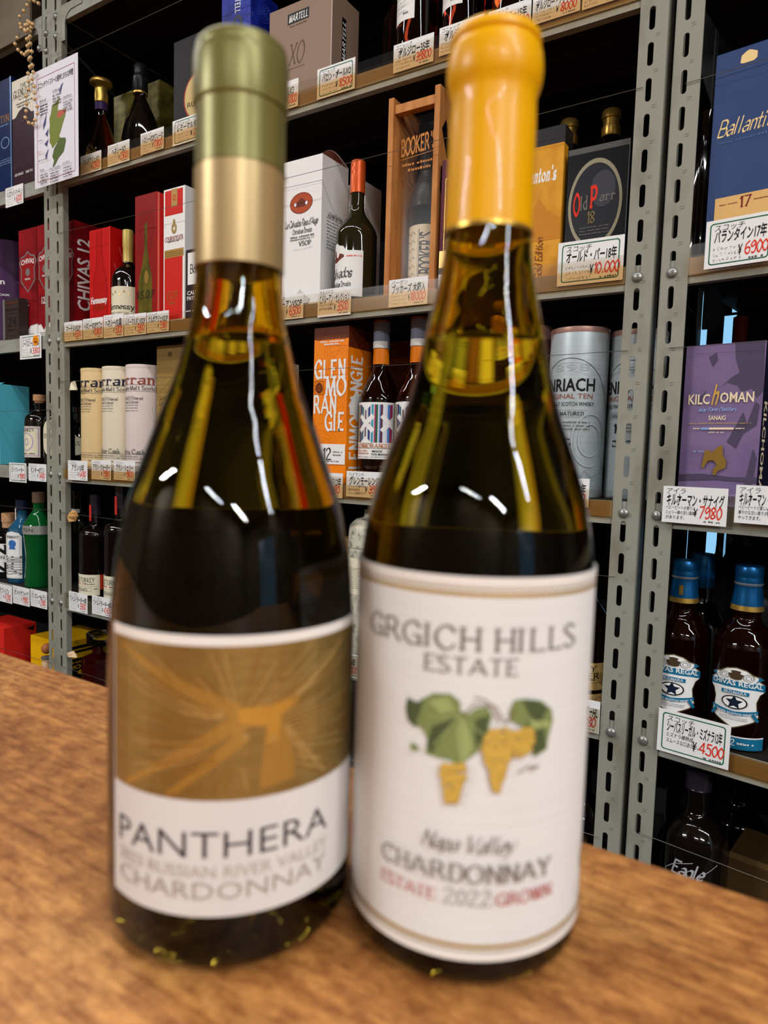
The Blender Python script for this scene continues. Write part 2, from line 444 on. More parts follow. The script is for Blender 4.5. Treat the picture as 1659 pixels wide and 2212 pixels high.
def roundf(mb, R, z0, z1, a0, a1, base=0.0002, cx=0, cy=0, seg=6.0, skew=0.0):
    a0r = math.radians(a0); Wd = R * math.radians(a1 - a0)
    def fn(x, y, h):
        a = a0r + x / R; r = R + base + h
        return (cx + r * math.sin(a), cy - r * math.cos(a), z0 + y + skew * (x - Wd / 2))
    return Face(mb, fn, Wd, z1 - z0, cut=R * math.radians(seg))
def closed_label(mb, R, z0, z1, a0, a1, m, t=0.00025):
    """paper sleeve with thickness"""
    n = 40
    pr = [(R, z0), (R + t, z0), (R + t, z1), (R, z1)]
    mb.lathe(pr, m, n, a0=math.radians(a0), a1=math.radians(a1))

# ------------------------------------------------------------------ the room
X0, X1, Y0, Y1, ZC = -4.2, 3.6, -2.6, 1.95, 2.62
wall_m = noisy('wall paint', (112, 100, 84), (100, 88, 74), (3, 3, 3), 0.85)
ceil_m = mat('ceiling paint', (175, 165, 150), 0.9)
floor_m = noisy('floor tiles', (95, 82, 70), (70, 60, 52), (6, 6, 6), 0.5)
def struct(name, boxes, m):
    b = MB()
    for q in boxes: b.box(*q, m)
    return tag(b.build(name), kind='structure')
struct('floor', [(X0, X1, Y0, Y1, -0.1, 0)], floor_m)
struct('ceiling', [(X0, X1, Y0, Y1, ZC, ZC + 0.1)], ceil_m)
struct('wall_left', [(X0 - 0.1, X0, Y0, Y1, 0, ZC)], wall_m)
WX0, WX1, WZ0, WZ1 = -0.42, 0.10, 0.45, 1.45            # window behind the third unit
struct('wall_back', [(X0, WX0, Y1, Y1 + 0.1, 0, ZC), (WX1, X1, Y1, Y1 + 0.1, 0, ZC), (WX0, WX1, Y1, Y1 + 0.1, 0, WZ0), (WX0, WX1, Y1, Y1 + 0.1, WZ1, ZC)], wall_m)
struct('wall_front', [(X0, X1, Y0 - 0.1, Y0, 0, ZC)], wall_m)
DY0, DY1, DZ = -1.45, -0.35, 2.05                       # street door in the side wall
struct('wall_right', [(X1, X1 + 0.1, Y0, DY0, 0, ZC), (X1, X1 + 0.1, DY1, Y1, 0, ZC), (X1, X1 + 0.1, DY0, DY1, DZ, ZC)], wall_m)
pane_m = clearmat('window glass', (0.92, 0.96, 0.98), 0.06)
frame_m = mat('aluminium frame', (170, 170, 168), 0.4, 0.5)
def opening(name, horizontal, a0, a1, z0, z1, pos, bars, handle=False):
    b = MB()
    def bar(u0, u1, w0, w1):
        if horizontal: b.box(u0, u1, pos + 0.03, pos + 0.07, w0, w1, frame_m)
        else: b.box(pos + 0.03, pos + 0.07, u0, u1, w0, w1, frame_m)
    bar(a0, a0 + 0.04, z0, z1); bar(a1 - 0.04, a1, z0, z1); bar(a0, a1, z1 - 0.04, z1); bar(a0, a1, z0, z0 + 0.04)
    for k in bars: bar(k - 0.015, k + 0.015, z0, z1)
    o = tag(b.build(name), kind='structure')
    g = MB()
    if horizontal: g.box(a0 + 0.04, a1 - 0.04, pos + 0.045, pos + 0.05, z0 + 0.04, z1 - 0.04, pane_m)
    else: g.box(pos + 0.045, pos + 0.05, a0 + 0.04, a1 - 0.04, z0 + 0.04, z1 - 0.04, pane_m)
    g.build('pane', o)
    if handle:
        h = MB(); h.tube([(pos + 0.0, a0 + 0.09, 0.85), (pos + 0.0, a0 + 0.09, 1.25)], 0.012, frame_m); h.build('door_handle', o)
opening('window_1', True, WX0, WX1, WZ0, WZ1, Y1, [])
opening('door_1', False, DY0, DY1, 0.0, DZ, X1, [(DY0 + DY1) / 2], True)

# ceiling tubes, all unseen and some added as fill: a white trough with the lit strip in its mouth
lamp_m = mat('lamp housing', (215, 212, 205), 0.5)
for i, (x, y, z, ln, pw) in enumerate(LIGHTS):
    b = MB(); h = ln / 2 + 0.03
    b.prism([(-h, 0.004), (h, 0.004), (h - 0.01, 0.05), (-h + 0.01, 0.05)], -0.06, 0.06, lamp_m)
    b.box(-0.3, -0.26, -0.02, 0.02, 0.05, ZC - z - 0.001, lamp_m); b.box(0.26 if ln > 0.7 else 0.2, 0.3 if ln > 0.7 else 0.24, -0.02, 0.02, 0.05, ZC - z - 0.001, lamp_m)
    o = b.build('unseen_ceiling_lamp'); o.location = (x, y, z)
    tag(o, 'unseen long white ceiling tube lamp above the shop floor', 'lamp', 'ceiling tube lamps')
    l = bpy.data.lights.new('lamp_light', 'AREA'); l.shape = 'RECTANGLE'; l.size = ln; l.size_y = 0.07; l.energy = pw; l.color = LAMP_COLOR
    lo = bpy.data.objects.new('lamp_light', l); COL.objects.link(lo); lo.parent = o; lo.location = (0, 0, 0.001)

# ------------------------------------------------------------------ counter
TY = 0.2929
ct = empty('shop_counter', (-0.2, TY - 0.5, 0), 0, 'worn brown wooden shop counter with scratched top', 'counter')
b = MB(); b.box(-2.2, 2.0, -0.5, 0.5, 0.755, 0.80, wood_m); b.build('counter_top', ct, 0.003)
b = MB(); b.box(-2.15, 1.95, -0.45, 0.44, 0.0, 0.755, wood_m); b.build('counter_body', ct)

# ------------------------------------------------------------------ slotted angle shelving
CORN = 0.003
def upright(par, x0, corner, ztop, phase, deep=0.04, t0=0.0, back=False):
    b = MB(); w = 0.04; th = 0.002
    xa, xb = (x0, x0 + w - CORN) if corner == 'R' else (x0 + CORN, x0 + w)
    sc = x0 + 0.0175; sw, sh = 0.0042, 0.0165
    if back:
        b.box(x0, x0 + w, t0 - th, t0, 0, ztop, steel_back); b.box(x0 if corner == 'L' else x0 + w - th, (x0 if corner == 'L' else x0 + w - th) + th, t0 - deep, t0, 0, ztop, steel_back)
        return b.build('upright', par)
    z = phase % 0.05 - 0.025
    N = 5
    ring = [(sc + sw * math.cos(PI * k / N), sh - sw + sw * math.sin(PI * k / N)) for k in range(N + 1)] + [(sc + sw * math.cos(PI + PI * k / N), -sh + sw + sw * math.sin(PI + PI * k / N)) for k in range(N + 1)]
    while z < ztop:
        lo, hi = max(z, 0), min(z + 0.05, ztop); c = z + 0.025
        if lo > 0 and hi < ztop:
            out = [(xa, lo), (xb, lo), (xb, hi), (xa, hi)]; hole = [(x, c + dz) for x, dz in ring]
            T = tessellate_polygon([[Vector((p[0], p[1], 0)) for p in r] for r in (out, hole)])
            P = out + hole
            fs = []
            for a, q, r in T:
                cr = (P[q][0] - P[a][0]) * (P[r][1] - P[a][1]) - (P[q][1] - P[a][1]) * (P[r][0] - P[a][0])
                fs.append((a, q, r) if cr > 0 else (a, r, q))
            b.add([(p[0], t0, p[1]) for p in P], fs, steel)
            b.add([(p[0], t0 + th, p[1]) for p in P], [f[::-1] for f in fs], steel)
            n = len(hole)
            b.add([(p[0], t0, p[1]) for p in hole] + [(p[0], t0 + th, p[1]) for p in hole], [(k, n + k, n + (k + 1) % n, (k + 1) % n) for k in range(n)], steel)
            for q in (-0.0016, 0.0016):   # pressed size marks between the slots
                b.add([(sc + 0.006, t0 - 0.0001, hi - 0.0006 + q), (sc + 0.012, t0 - 0.0001, hi + q), (sc + 0.012, t0 - 0.0001, hi + 0.0008 + q), (sc + 0.006, t0 - 0.0001, hi + 0.0002 + q)], [(0, 1, 2, 3)], ink_soft)
        else:
            b.add([(xa, t0, lo), (xb, t0, lo), (xb, t0, hi), (xa, t0, hi)], [(0, 1, 2, 3)], steel)
        z += 0.05
    ex = xa if corner == 'R' else xb
    b.add([(ex, t0, 0), (ex, t0 + th, 0), (ex, t0 + th, ztop), (ex, t0, ztop)], [(0, 1, 2, 3)], steel)
    vs = []; fs = []
    for k in range(7):
        a = PI / 2 * k / 6
        x = (xb + CORN * math.sin(a)) if corner == 'R' else (xa - CORN * math.sin(a)); y = t0 + CORN - CORN * math.cos(a)
        vs += [(x, y, 0), (x, y, ztop)]
    for k in range(6):
        f = (2 * k, 2 * k + 2, 2 * k + 3, 2 * k + 1); fs.append(f if corner == 'R' else f[::-1])
    b.add(vs, fs, steel, True)
    fx = x0 + w if corner == 'R' else x0
    b.box(min(fx, fx - th if corner == 'R' else fx + th), max(fx, fx - th if corner == 'R' else fx + th), t0 + CORN, t0 + deep, 0, ztop, steel)
    return b.build('upright', par)
def bolt(par, x, z, t=0.0):
    b = MB(); r = 0.0082
    vs = []; fs = []; n = 14
    for j in range(5):
        a = PI / 2 * j / 4
        for k in range(n):
            w = 2 * PI * k / n; vs.append((x + r * math.cos(a) * math.cos(w), t - 0.0048 * math.sin(a), z + r * math.cos(a) * math.sin(w)))
    for j in range(4):
        for k in range(n): q = (k + 1) % n; fs.append((j * n + k, j * n + q, j * n + n + q, j * n + n + k))
    b.add(vs, fs, bolt_m, True)
    return b.build('bolt', par)
SD = 0.45
def shelf(par, x0, x1, row, rail=None, rx=None):
    z = LIP[row]; b = MB()
    b.box(x0, x1, 0.003, 0.005, z, z + LH, shelf_m)
    b.box(x0, x1, 0.005, 0.017, z, z + 0.002, shelf_m)
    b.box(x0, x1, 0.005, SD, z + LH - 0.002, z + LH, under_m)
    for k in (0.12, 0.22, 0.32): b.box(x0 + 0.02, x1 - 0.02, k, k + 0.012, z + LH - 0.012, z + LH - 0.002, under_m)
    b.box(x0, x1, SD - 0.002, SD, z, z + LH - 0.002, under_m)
    o = b.build('shelf', par)
    if rail:
        a, c = rx or (x0, x1)
        if rail is rail_m:
            k = MB(); k.box(a, c, 0.0008, 0.0028, z + 0.0105, z + 0.0355, backing_m); k.build('rail_backing', o)
            r = MB(); r.box(a, c, -0.0060, -0.0048, z + 0.0365, z + 0.052, film_m); r.build('rail_film', o)
        r = MB(); r.box(a, c, -0.0060, -0.0048, z + 0.0105, z + (0.0365 if rail is rail_m else 0.052), rail); r.build('price_rail', o)
    return o
def wire(par, x0, x1, z, t=-0.002, sag=0.004, r=0.0005):
    b = MB(); b.tube([(x0 + (x1 - x0) * k / 8, t, z - sag * (1 - (k / 4 - 1) ** 2)) for k in range(9)], r, wire_m, 5)
    return b.build('guard_wire', par)
def gusset(par, x, side, z, t):
    """corner plate with a rounded cut-out"""
    b = MB(); s = 1 if side == 'R' else -1; r = 0.03
    P = [(x, z), (x + s * 0.085, z), (x + s * 0.085, z - 0.018)]
    P += [(x + s * (0.045 - r * math.sin(PI / 2 * k / 6) + 0.0), z - 0.018 - r + r * math.cos(PI / 2 * k / 6)) for k in range(7)]
    P += [(x + s * 0.015, z - 0.085), (x, z - 0.085)]
    if s < 0: P = P[::-1]
    b.prism(P, t, t + 0.002, steel)
    return b.build('gusset_plate', par)
TOP = 2.16
def unit(name, at, rz, label, group): return empty(name, at, rz, label, 'shelving unit', group)
GU = 'steel shelving units behind the counter'
# middle unit
XM0, XM1 = -1.7405, -0.2341
uM = unit('shelving_unit', (0, D, 0), 0, 'wide middle slotted-steel shelving unit, packed with cartons behind the two wine bottles', GU)
ph = H + 0.5934
def mid_local(o): return o
for x0, cn in ((XM0, 'R'), (XM1 - 0.04, 'R')):
    u = upright(uM, x0, cn, TOP, ph + (0.02 if x0 < -1 else 0), deep=0.017 if x0 < -1 else 0.04)
    for r in (0, 1, 2, 3, 4, 5): bolt(u, x0 + 0.0175, LIP[r] + 0.018)
    if x0 < -1: bolt(u, x0 + 0.0175, LIP[0] - 0.03)
upright(uM, XM0, 'L', TOP, 0, back=True, t0=SD + 0.006); upright(uM, XM1 - 0.04, 'R', TOP, 0, back=True, t0=SD + 0.006)
for r in range(6): shelf(uM, XM0 + 0.003, XM1 - 0.003, r, rail_m if r in (1, 2, 3) else (clear_rail if r == 4 else None), (XM0 + 0.041, XM1 - 0.041))
b = MB(); b.box(XM0, XM1, SD + 0.008, SD + 0.014, 0.02, TOP, back_m); b.build('back_panel', uM)
for z, r in ((H + 0.979, 1), (H + 0.548, 2), (H + 0.168, 3), (H - 0.178, 4), (H - 0.60, 5)): wire(uM, XM0 + 0.02, XM1 - 0.03, z)
gusset(uM, XM0 + 0.0405, 'R', LIP[0] + LH, 0.0008)
b = MB(); b.tube([(XM0 + 0.01, 0.03, LIP[0] - 0.03), (XM0 + 0.01, SD - 0.02, LIP[1] + 0.19)], 0.004, steel_back); b.build('brace', uM)
# left unit
XL1 = -1.7415
uL = unit('shelving_unit', (0, D, 0), 0, 'far slotted-steel shelving unit with bare grey shelf lips, holding the gin bottles', GU)
u = upright(uL, XL1 - 0.04, 'R', TOP, ph + 0.035)
for r in (1, 2, 3, 4, 5): bolt(u, XL1 - 0.0225, LIP[r] + 0.018)
for dz, dx in ((0.012, 0), (0.055, 0), (0.04, -0.03)): bolt(u, XL1 - 0.0225 + dx, LIP[0] - dz, -0.001)
upright(uL, XL1 - 1.30, 'L', TOP, ph); upright(uL, XL1 - 0.04, 'R', TOP, 0, back=True, t0=SD + 0.006); upright(uL, XL1 - 1.30, 'L', TOP, 0, back=True, t0=SD + 0.006)
for r in range(6): shelf(uL, XL1 - 1.297, XL1 - 0.003, r)
b = MB(); b.box(XL1 - 1.30, XL1, SD + 0.008, SD + 0.014, 0.02, TOP, back_m); b.build('back_panel', uL)
gusset(uL, XL1 - 0.0405, 'L', LIP[0] + LH, -0.001)
panel_m = noisy('grey brown board', (118, 106, 90), (104, 92, 76), (5, 5, 8), 0.7)
b = MB(); b.box(XL1 - 1.26, XL1 - 0.075, -0.012, -0.006, H + 1.064, TOP + 0.2, panel_m); b.build('top_board', uL)
wire(uL, XL1 - 1.25, XL1 - 0.02, H - 0.176); wire(uL, XL1 - 1.25, XL1 - 0.02, H + 0.445); wire(uL, XL1 - 1.25, XL1 - 0.02, H + 0.095); wire(uL, XL1 - 1.25, XL1 - 0.02, H - 0.60)
# right unit, turned
uR = unit('shelving_unit', (P0[0], P0[1], 0), -ANG, 'nearest grey slotted-steel shelving unit, angled towards the counter, daylight behind it', GU)
pr = loc('R', 1488, 95)[1]
RW = 1.2
u = upright(uR, 0.0, 'L', TOP, pr)
for r in (1, 2, 3, 4, 5): bolt(u, 0.0175, LIP[r] + 0.018)
upright(uR, RW - 0.04, 'R', TOP, pr)
upright(uR, 0.0, 'L', TOP, 0, back=True, t0=SD + 0.006); upright(uR, RW - 0.04, 'R', TOP, 0, back=True, t0=SD + 0.006)
for r in range(6): shelf(uR, 0.003, RW - 0.003, r, rail_m if r in (2, 4, 5) else clear_rail, (0.125 if r == 4 else 0.041, RW - 0.041))
def hole(a, c): # two pixels of the photo where daylight shows through the dark sheet added behind the unit
    s0, z1 = loc('R', a[0], a[1], SD + 0.01); s1, z0 = loc('R', c[0], c[1], SD + 0.01)
    return [(s0, z0), (s1, z0), (s1, z1), (s0, z1)]
holes = [hole((1526, 1142), (1608, 1345)), hole((1564, 682), (1592, 745)), hole((1516, 712), (1526, 745)), hole((1581, 662), (1596, 674)), hole((1616, 684), (1622, 693))]
gx = sorted({0.0, RW, *[p[0] for q in holes for p in q]}); gz = sorted({0.02, TOP, *[p[1] for q in holes for p in q]})
b = MB()
for xa, xb in zip(gx, gx[1:]):
    for za, zb in zip(gz, gz[1:]):
        if not any(q[0][0] < (xa + xb) / 2 < q[1][0] and q[0][1] < (za + zb) / 2 < q[2][1] for q in holes):
            b.add([(xa, SD + 0.008, za), (xb, SD + 0.008, za), (xb, SD + 0.008, zb), (xa, SD + 0.008, zb), (xa, SD + 0.014, za), (xb, SD + 0.014, za), (xb, SD + 0.014, zb), (xa, SD + 0.014, zb)], [(0, 1, 2, 3), (7, 6, 5, 4)], back_m)
b.build('back_panel', uR)  # added black sheet standing in for unlit depth; this unit is open behind
wire(uR, 0.02, RW - 0.03, H + 0.537); wire(uR, 0.02, RW - 0.03, H + 0.168); wire(uR, 0.02, RW - 0.03, H - 0.571, sag=0.001); 

# ------------------------------------------------------------------ builders for the goods
class Carton:
    def __init__(s, name, label, unit, row, t, pl, pr, ptl, depth, m, ptr=None, cat='carton', group=None, base=None, wide=None, hgt=None, left=None):
        sL, zt = loc(unit, pl, ptl, t); sR, _ = loc(unit, pr, ptl if ptr is None else ptr, t)
        if left is not None: sL = left
        if wide: sR = sL + wide
        s.z0 = (shelf_z(row) if base is None else base) + 0.0004
        s.w, s.d, s.h = sR - sL, depth, (hgt or zt - s.z0)
        s.name, s.label, s.cat, s.group, s.unit = name, label, cat, group, unit
        s.at = world(unit, (sL + sR) / 2, t, s.z0); s.rz = turn(unit)
        s.mb = MB(); s.body(m)
        s.F = front(s.mb, s.w, s.h); s.S = rside(s.mb, s.w, s.d, s.h)
        s.kids = []
    def body(s, m):
        w, d, h = s.w / 2, s.d, s.h; e = 0.0012
        vs = []; 
        for z, q in ((0, 0), (h - e, 0), (h, e)):
            vs += [(-w + q, q, z), (w - q, q, z), (w - q, d - q, z), (-w + q, d - q, z)]
        fs = [(3, 2, 1, 0), (8, 9, 10, 11)]
        for k in range(2):
            for i in range(4): a, c = 4 * k + i, 4 * k + (i + 1) % 4; fs.append((a, c, c + 4, a + 4))
        s.mb.add(vs, fs, m)
    def done(s):
        o = s.mb.build(s.name); o.location = s.at; o.rotation_euler = (0, 0, s.rz)
        tag(o, s.label, s.cat, s.group)
        return o
def zpx(unit, px, py, t): return loc(unit, px, py, t)[1]
def smooth_prof(P, k=5):
    """rounds a profile through its points"""
    out = []
    for i in range(len(P) - 1):
        p0 = P[max(i - 1, 0)]; p1 = P[i]; p2 = P[i + 1]; p3 = P[min(i + 2, len(P) - 1)]
        for j in range(k):
            t = j / k
            out.append(tuple(max(0.0005, 0.5 * (2 * p1[a] + (p2[a] - p0[a]) * t + (2 * p0[a] - 5 * p1[a] + 4 * p2[a] - p3[a]) * t * t + (3 * p1[a] - p0[a] - 3 * p2[a] + p3[a]) * t ** 3)) if a == 0 else p1[a] + (p2[a] - p1[a]) * t for a in (0, 1)))
    out.append(P[-1])
    return out
class Bottle:
    def __init__(s, name, label, unit, row, t, pc, py, R, top, prof, glass, cat='bottle', group=None, face=0.0, sx=1.0, sy=1.0, n=32):
        """pc,py: a point of the bottle's axis in the photo; top: pixel row of its highest point; prof: radius / height pairs, 0..1"""
        sc, _ = loc(unit, pc, py, t + R)
        _, zt = loc(unit, pc, top, t + R)
        s.z0 = shelf_z(row) + 0.0004; s.R = R; s.h = zt - s.z0; s.unit = unit
        s.e = empty(name, world(unit, sc, t + R, s.z0), turn(unit) + math.radians(face), label, cat, group)
        mb = MB(); mb.lathe([(r * R, z * s.h) for r, z in prof], glass, n, sx=sx, sy=sy); s.body = mb.build('bottle_body', s.e)
    def zf(s, px, py):
        """height share of a pixel row at the bottle's axis"""
        t = s.e.location
        d = ray(px, py); k = math.hypot(t[0], t[1]) / math.hypot(d[0], d[1])
        return (H + d[2] * k - s.z0) / s.h
    def part(s, name, prof, m, n=32, parent=None, sx=1.0, sy=1.0):
        mb = MB(); mb.lathe([(r * s.R, z * s.h) for r, z in prof], m, n, sx=sx, sy=sy)
        return mb.build(name, parent or s.e)
    def label(s, z0, z1, a0, a1, m, draw=None, name='label', r=1.0, parent=None, skew=0.0):
        mb = MB(); F = roundf(mb, r * s.R, z0 * s.h, z1 * s.h, a0, a1, 0.0004, skew=skew); F.rect(0, 0, 1, 1, m)
        if draw: draw(F)
        return mb.build(name, parent or s.e)
def glassm(name, rgb, rough=0.02): return mat(name, rgb, rough, 0.0, 1.0, 1.42)
amber = mat('amber spirit glass', (110, 34, 10), 0.02, 0, 0.97, 1.42); dark_glass = mat('dark bottle glass', (14, 9, 8), 0.06, coat=0.3)
green_glass = mat('green glass', (30, 150, 70), 0.03, 0, 0.72, 1.42); deep_green = mat('deep green glass', (16, 24, 16), 0.06)
clear_glass = glassm('clear glass', (205, 212, 215)); blue_glass = mat('pale blue glass', (52, 128, 172), 0.03, 0, 0.6, 1.42)
olive_glass = mat('dark olive glass', (34, 31, 16), 0.05, coat=0.3); red_spirit = glassm('red spirit glass', (175, 62, 34))

# ------------------------------------------------------------------ the two wine bottles on the counter
def wine(name, label, az, dist, prof, bubble, glass):
    a = math.radians(az)
    e = empty(name, (dist * math.sin(a), dist * math.cos(a), 0.8003), -a, label, 'wine bottle')
    mb = MB(); k = next(i for i, p in enumerate(prof) if p[1] >= 0.018 and i > 4)
    mb.lathe(prof, glass, 72); foot = mb.idx(mat('thick olive foot glass', (40, 32, 14), 0.0, 0, 1.0, 1.4)); mb.mi = [foot if j < 72 * k else 0 for j in range(len(mb.f))]
    mb.lathe(bubble, glass, 48, flip=True);      # the air above the wine
    mb.build('bottle_body', e)
    return e
wine_l = mat('olive wine glass', (228, 192, 34), 0.0, 0, 1.0, 1.36)
wine_r = mat('yellow olive wine glass', (240, 206, 36), 0.0, 0, 1.0, 1.36)
def arc(r0, z0, r1, z1, k=6):
    return [(r0 + (r1 - r0) * math.sin(PI / 2 * i / k), z0 + (z1 - z0) * (1 - math.cos(PI / 2 * i / k))) for i in range(k + 1)]
profL = [(0.0005, 0.022), (0.012, 0.016), (0.022, 0.006), (0.030, 0.001), (0.034, 0.0)] + arc(0.0345, 0.0002, 0.0430, 0.0085) + [(0.0431, 0.02), (0.0431, 0.055)] + \
    smooth_prof([(0.0431, 0.055), (0.0429, 0.085), (0.0418, 0.1124), (0.0402, 0.1287), (0.0370, 0.1448), (0.0320, 0.1608), (0.0262, 0.1768), (0.0219, 0.1881), (0.0186, 0.1992), (0.0161, 0.2087), (0.0148, 0.2244), (0.0145, 0.24)]) + [(0.0143, 0.285), (0.011, 0.29), (0.0005, 0.29)]
bubL = smooth_prof([(0.0005, 0.2005), (0.0158, 0.2008), (0.0158, 0.2012), (0.0138, 0.209), (0.0120, 0.2235), (0.0118, 0.245), (0.0005, 0.2452)], 3)
w1 = wine('wine_bottle', 'wine bottle with olive capsule, gold neck band and gold-and-white label, standing on the wooden counter', -44.56, 0.250, profL, bubL, wine_l)
olive_cap = mat('olive capsule foil', (122, 118, 66), 0.36, 0.35)
gold_band = mat('champagne gold foil', (180, 156, 110), 0.38, 0.45)
mb = MB(); mb.lathe([(0.0156, 0.2585), (0.0152, 0.2585), (0.0151, 0.2775), (0.0152, 0.2785)] + arc(0.0152, 0.2786, 0.0159, 0.2796, 3) + [(0.0159, 0.2930), (0.0157, 0.2950), (0.0153, 0.2956), (0.0154, 0.2968), (0.0150, 0.2985), (0.0140, 0.2995), (0.012, 0.3), (0.0005, 0.3002)], olive_cap, 64)
cap = mb.build('capsule', w1)
mb = MB(); mb.lathe([(0.0150, 0.2262), (0.0153, 0.2264), (0.01535, 0.2584), (0.0150, 0.2586)], gold_band, 64); tag(mb.build('capsule_band', cap), 'champagne gold band')
goldp = noisy('brushed gold panel', (166, 142, 84), (150, 126, 70), (70, 70, 500), 0.34, 0.75, 0.3, 0.7)
gold_hi = mat('bright gold print', (206, 158, 66), 0.38, 0.6); gold_lo = mat('dull gold print', (150, 104, 34), 0.4, 0.5); gold_pale = mat('pale gold print', (190, 158, 94), 0.36, 0.6); gold_mid = mat('mid gold print', (184, 146, 72), 0.36, 0.65)
paper_l = mat('warm label paper', (218, 215, 212), 0.7); tx_dark = mat('plum black print', (52, 42, 46), 0.6); tx_grey = mat('taupe print', (166, 152, 140), 0.6); tx_grey2 = mat('light taupe print', (184, 172, 162), 0.6)
mb = MB(); LR = 0.0431
closed_label(mb, LR, 0.0215, 0.1096, -60, 70, paper_l)
F = roundf(mb, LR, 0.0215, 0.1096, -60, 70, 0.0003); F.step = 0.00003
edge_m = mat('pearl white foil edge', (236, 232, 226), 0.35)
F.rect(0, 0.965, 1, 1.0, edge_m)
F.rect(0.008, 0.422, 1, 0.965, goldp)
cx, cy = 0.475, 0.655
def rayp(x, y, w0, w1, m, sx=cx, sy=cy):
    dx, dy = (x - sx) * F.W, (y - sy) * F.H; l = math.hypot(dx, dy); nx, ny = -dy / l / F.W, dx / l / F.H
    F.poly([(sx + nx * w0, sy + ny * w0), (x + nx * w1, y + ny * w1), (x - nx * w1, y - ny * w1), (sx - nx * w0, sy - ny * w0)], m)
rnd = random.Random(3); F.n += 1; F.held = True
for k in range(120):                     # fine engraved rays
    a = 2 * PI * k / 120; r0, r1 = 0.010, 0.017 + 0.02 * rnd.random()
    ex = cx + math.cos(a) * r1 / F.W * 1.6; ey = cy + math.sin(a) * r1 / F.H
    if 0.43 < ey < 0.955 and 0.02 < ex < 0.98: rayp(ex, ey, 0.0002, 0.0003, gold_lo if k % 2 else gold_pale, cx + math.cos(a) * r0 / F.W, cy + math.sin(a) * r0 / F.H)
def beam(x, y, sx, sy, w0, w1, m): rayp(x, y, w0, w1, m, sx, sy)
for q in ((0.874, 0.934, 0.66, 0.768, 0.0012, 0.0006, gold_pale), (0.785, 0.448, 0.621, 0.665, 0.0014, 0.0005, gold_pale), (0.70, 0.52, 0.625, 0.664, 0.0012, 0.0004, gold_pale), (0.285, 0.768, 0.43, 0.727, 0.0011, 0.0003, gold_pale), (0.297, 0.732, 0.43, 0.72, 0.0010, 0.0003, gold_pale),
          (0.062, 0.939, 0.473, 0.738, 0.0026, 0.0009, gold_mid), (0.082, 0.435, 0.473, 0.699, 0.0026, 0.0008, gold_mid), (0.256, 0.431, 0.495, 0.653, 0.0022, 0.0010, gold_mid)): beam(*q)
F.held = False
F.poly([(0.376, 0.772), (0.44, 0.764), (0.472, 0.749), (0.516, 0.753), (0.572, 0.751), (0.619, 0.762), (0.65, 0.775), (0.67, 0.758), (0.667, 0.736), (0.632, 0.721), (0.613, 0.706), (0.617, 0.672), (0.634, 0.623), (0.654, 0.563), (0.66, 0.47), (0.54, 0.45), (0.551, 0.582), (0.559, 0.674), (0.503, 0.681), (0.49, 0.657), (0.457, 0.65), (0.457, 0.694), (0.462, 0.722), (0.408, 0.745)], gold_mid)
F.poly([(0.472, 0.745), (0.516, 0.749), (0.572, 0.747), (0.63, 0.762), (0.655, 0.752), (0.632, 0.725), (0.605, 0.706), (0.606, 0.672), (0.60, 0.62), (0.565, 0.61), (0.564, 0.678), (0.50, 0.69), (0.476, 0.70)], gold_hi)
F.ell(0.496, 0.647, 0.013, 0.011, gold_pale); F.ell(0.584, 0.633, 0.009, 0.009, gold_pale)
F.text('PANTHERA', 0.423, 0.266, 0.10, tx_dark, 0.76, 'light', tilt=0.012)
F.text('2023 RUSSIAN RIVER VALLEY', 0.425, 0.168, 0.046, tx_grey2, 0.76, 'sans')
F.text('CHARDONNAY', 0.424, 0.099, 0.066, tx_grey, 0.75, 'light')
tag(mb.build('front_label', w1), 'gold and white label')
back_paper = mat('shaded back label paper', (120, 105, 88), 0.8)  # white paper coloured dark for the shade inside the bottle
mb = MB(); n_ = [(0.0434, 0.02), (0.0437, 0.02), (0.0437, 0.06), (0.0433, 0.085), (0.0421, 0.1125), (0.0406, 0.1287), (0.0390, 0.1372), (0.0386, 0.1372), (0.0402, 0.1287), (0.0418, 0.1125), (0.0430, 0.085), (0.0434, 0.06)]
mb.lathe(n_ + [n_[0]], back_paper, 48, a0=math.radians(98), a1=math.radians(262)); mb.build('back_label', w1)

profR = [(0.0005, 0.022), (0.012, 0.016), (0.022, 0.006), (0.029, 0.001), (0.033, 0.0)] + arc(0.0335, 0.0002, 0.0402, 0.0075) + [(0.0403, 0.018), (0.0403, 0.05)] + \
    smooth_prof([(0.0403, 0.05), (0.0403, 0.10), (0.0402, 0.122), (0.0394, 0.1335), (0.0371, 0.1476), (0.0325, 0.1633), (0.0267, 0.179), (0.0225, 0.1946), (0.0191, 0.2102), (0.0159, 0.2256), (0.0144, 0.2378), (0.0139, 0.25)]) + [(0.0137, 0.29), (0.011, 0.294), (0.0005, 0.294)]
bubR = smooth_prof([(0.0005, 0.2035), (0.0162, 0.2038), (0.0162, 0.2042), (0.0142, 0.214), (0.0122, 0.229), (0.0116, 0.242), (0.0005, 0.2422)], 3)
w2 = wine('wine_bottle', 'wine bottle with yellow capsule and white vine-leaf and grape label, on the wooden counter', -24.75, 0.2416, profR, bubR, wine_r)
yellow_cap = mat('yellow capsule', (232, 170, 0), 0.34, 0.0, coat=0.08, spec=0.35)
mb = MB(); mb.lathe([(0.0142, 0.2398), (0.0147, 0.2400), (0.01445, 0.255), (0.01425, 0.275), (0.0140, 0.2818)] + smooth_prof([(0.0142, 0.2828), (0.0154, 0.2868), (0.0158, 0.2910), (0.0154, 0.2960), (0.0147, 0.2980)], 4) + [(0.0142, 0.2985), (0.0149, 0.2994), (0.0148, 0.3012), (0.0140, 0.3024), (0.012, 0.303), (0.0005, 0.3032)], yellow_cap, 64)
cap = mb.build('capsule', w2)
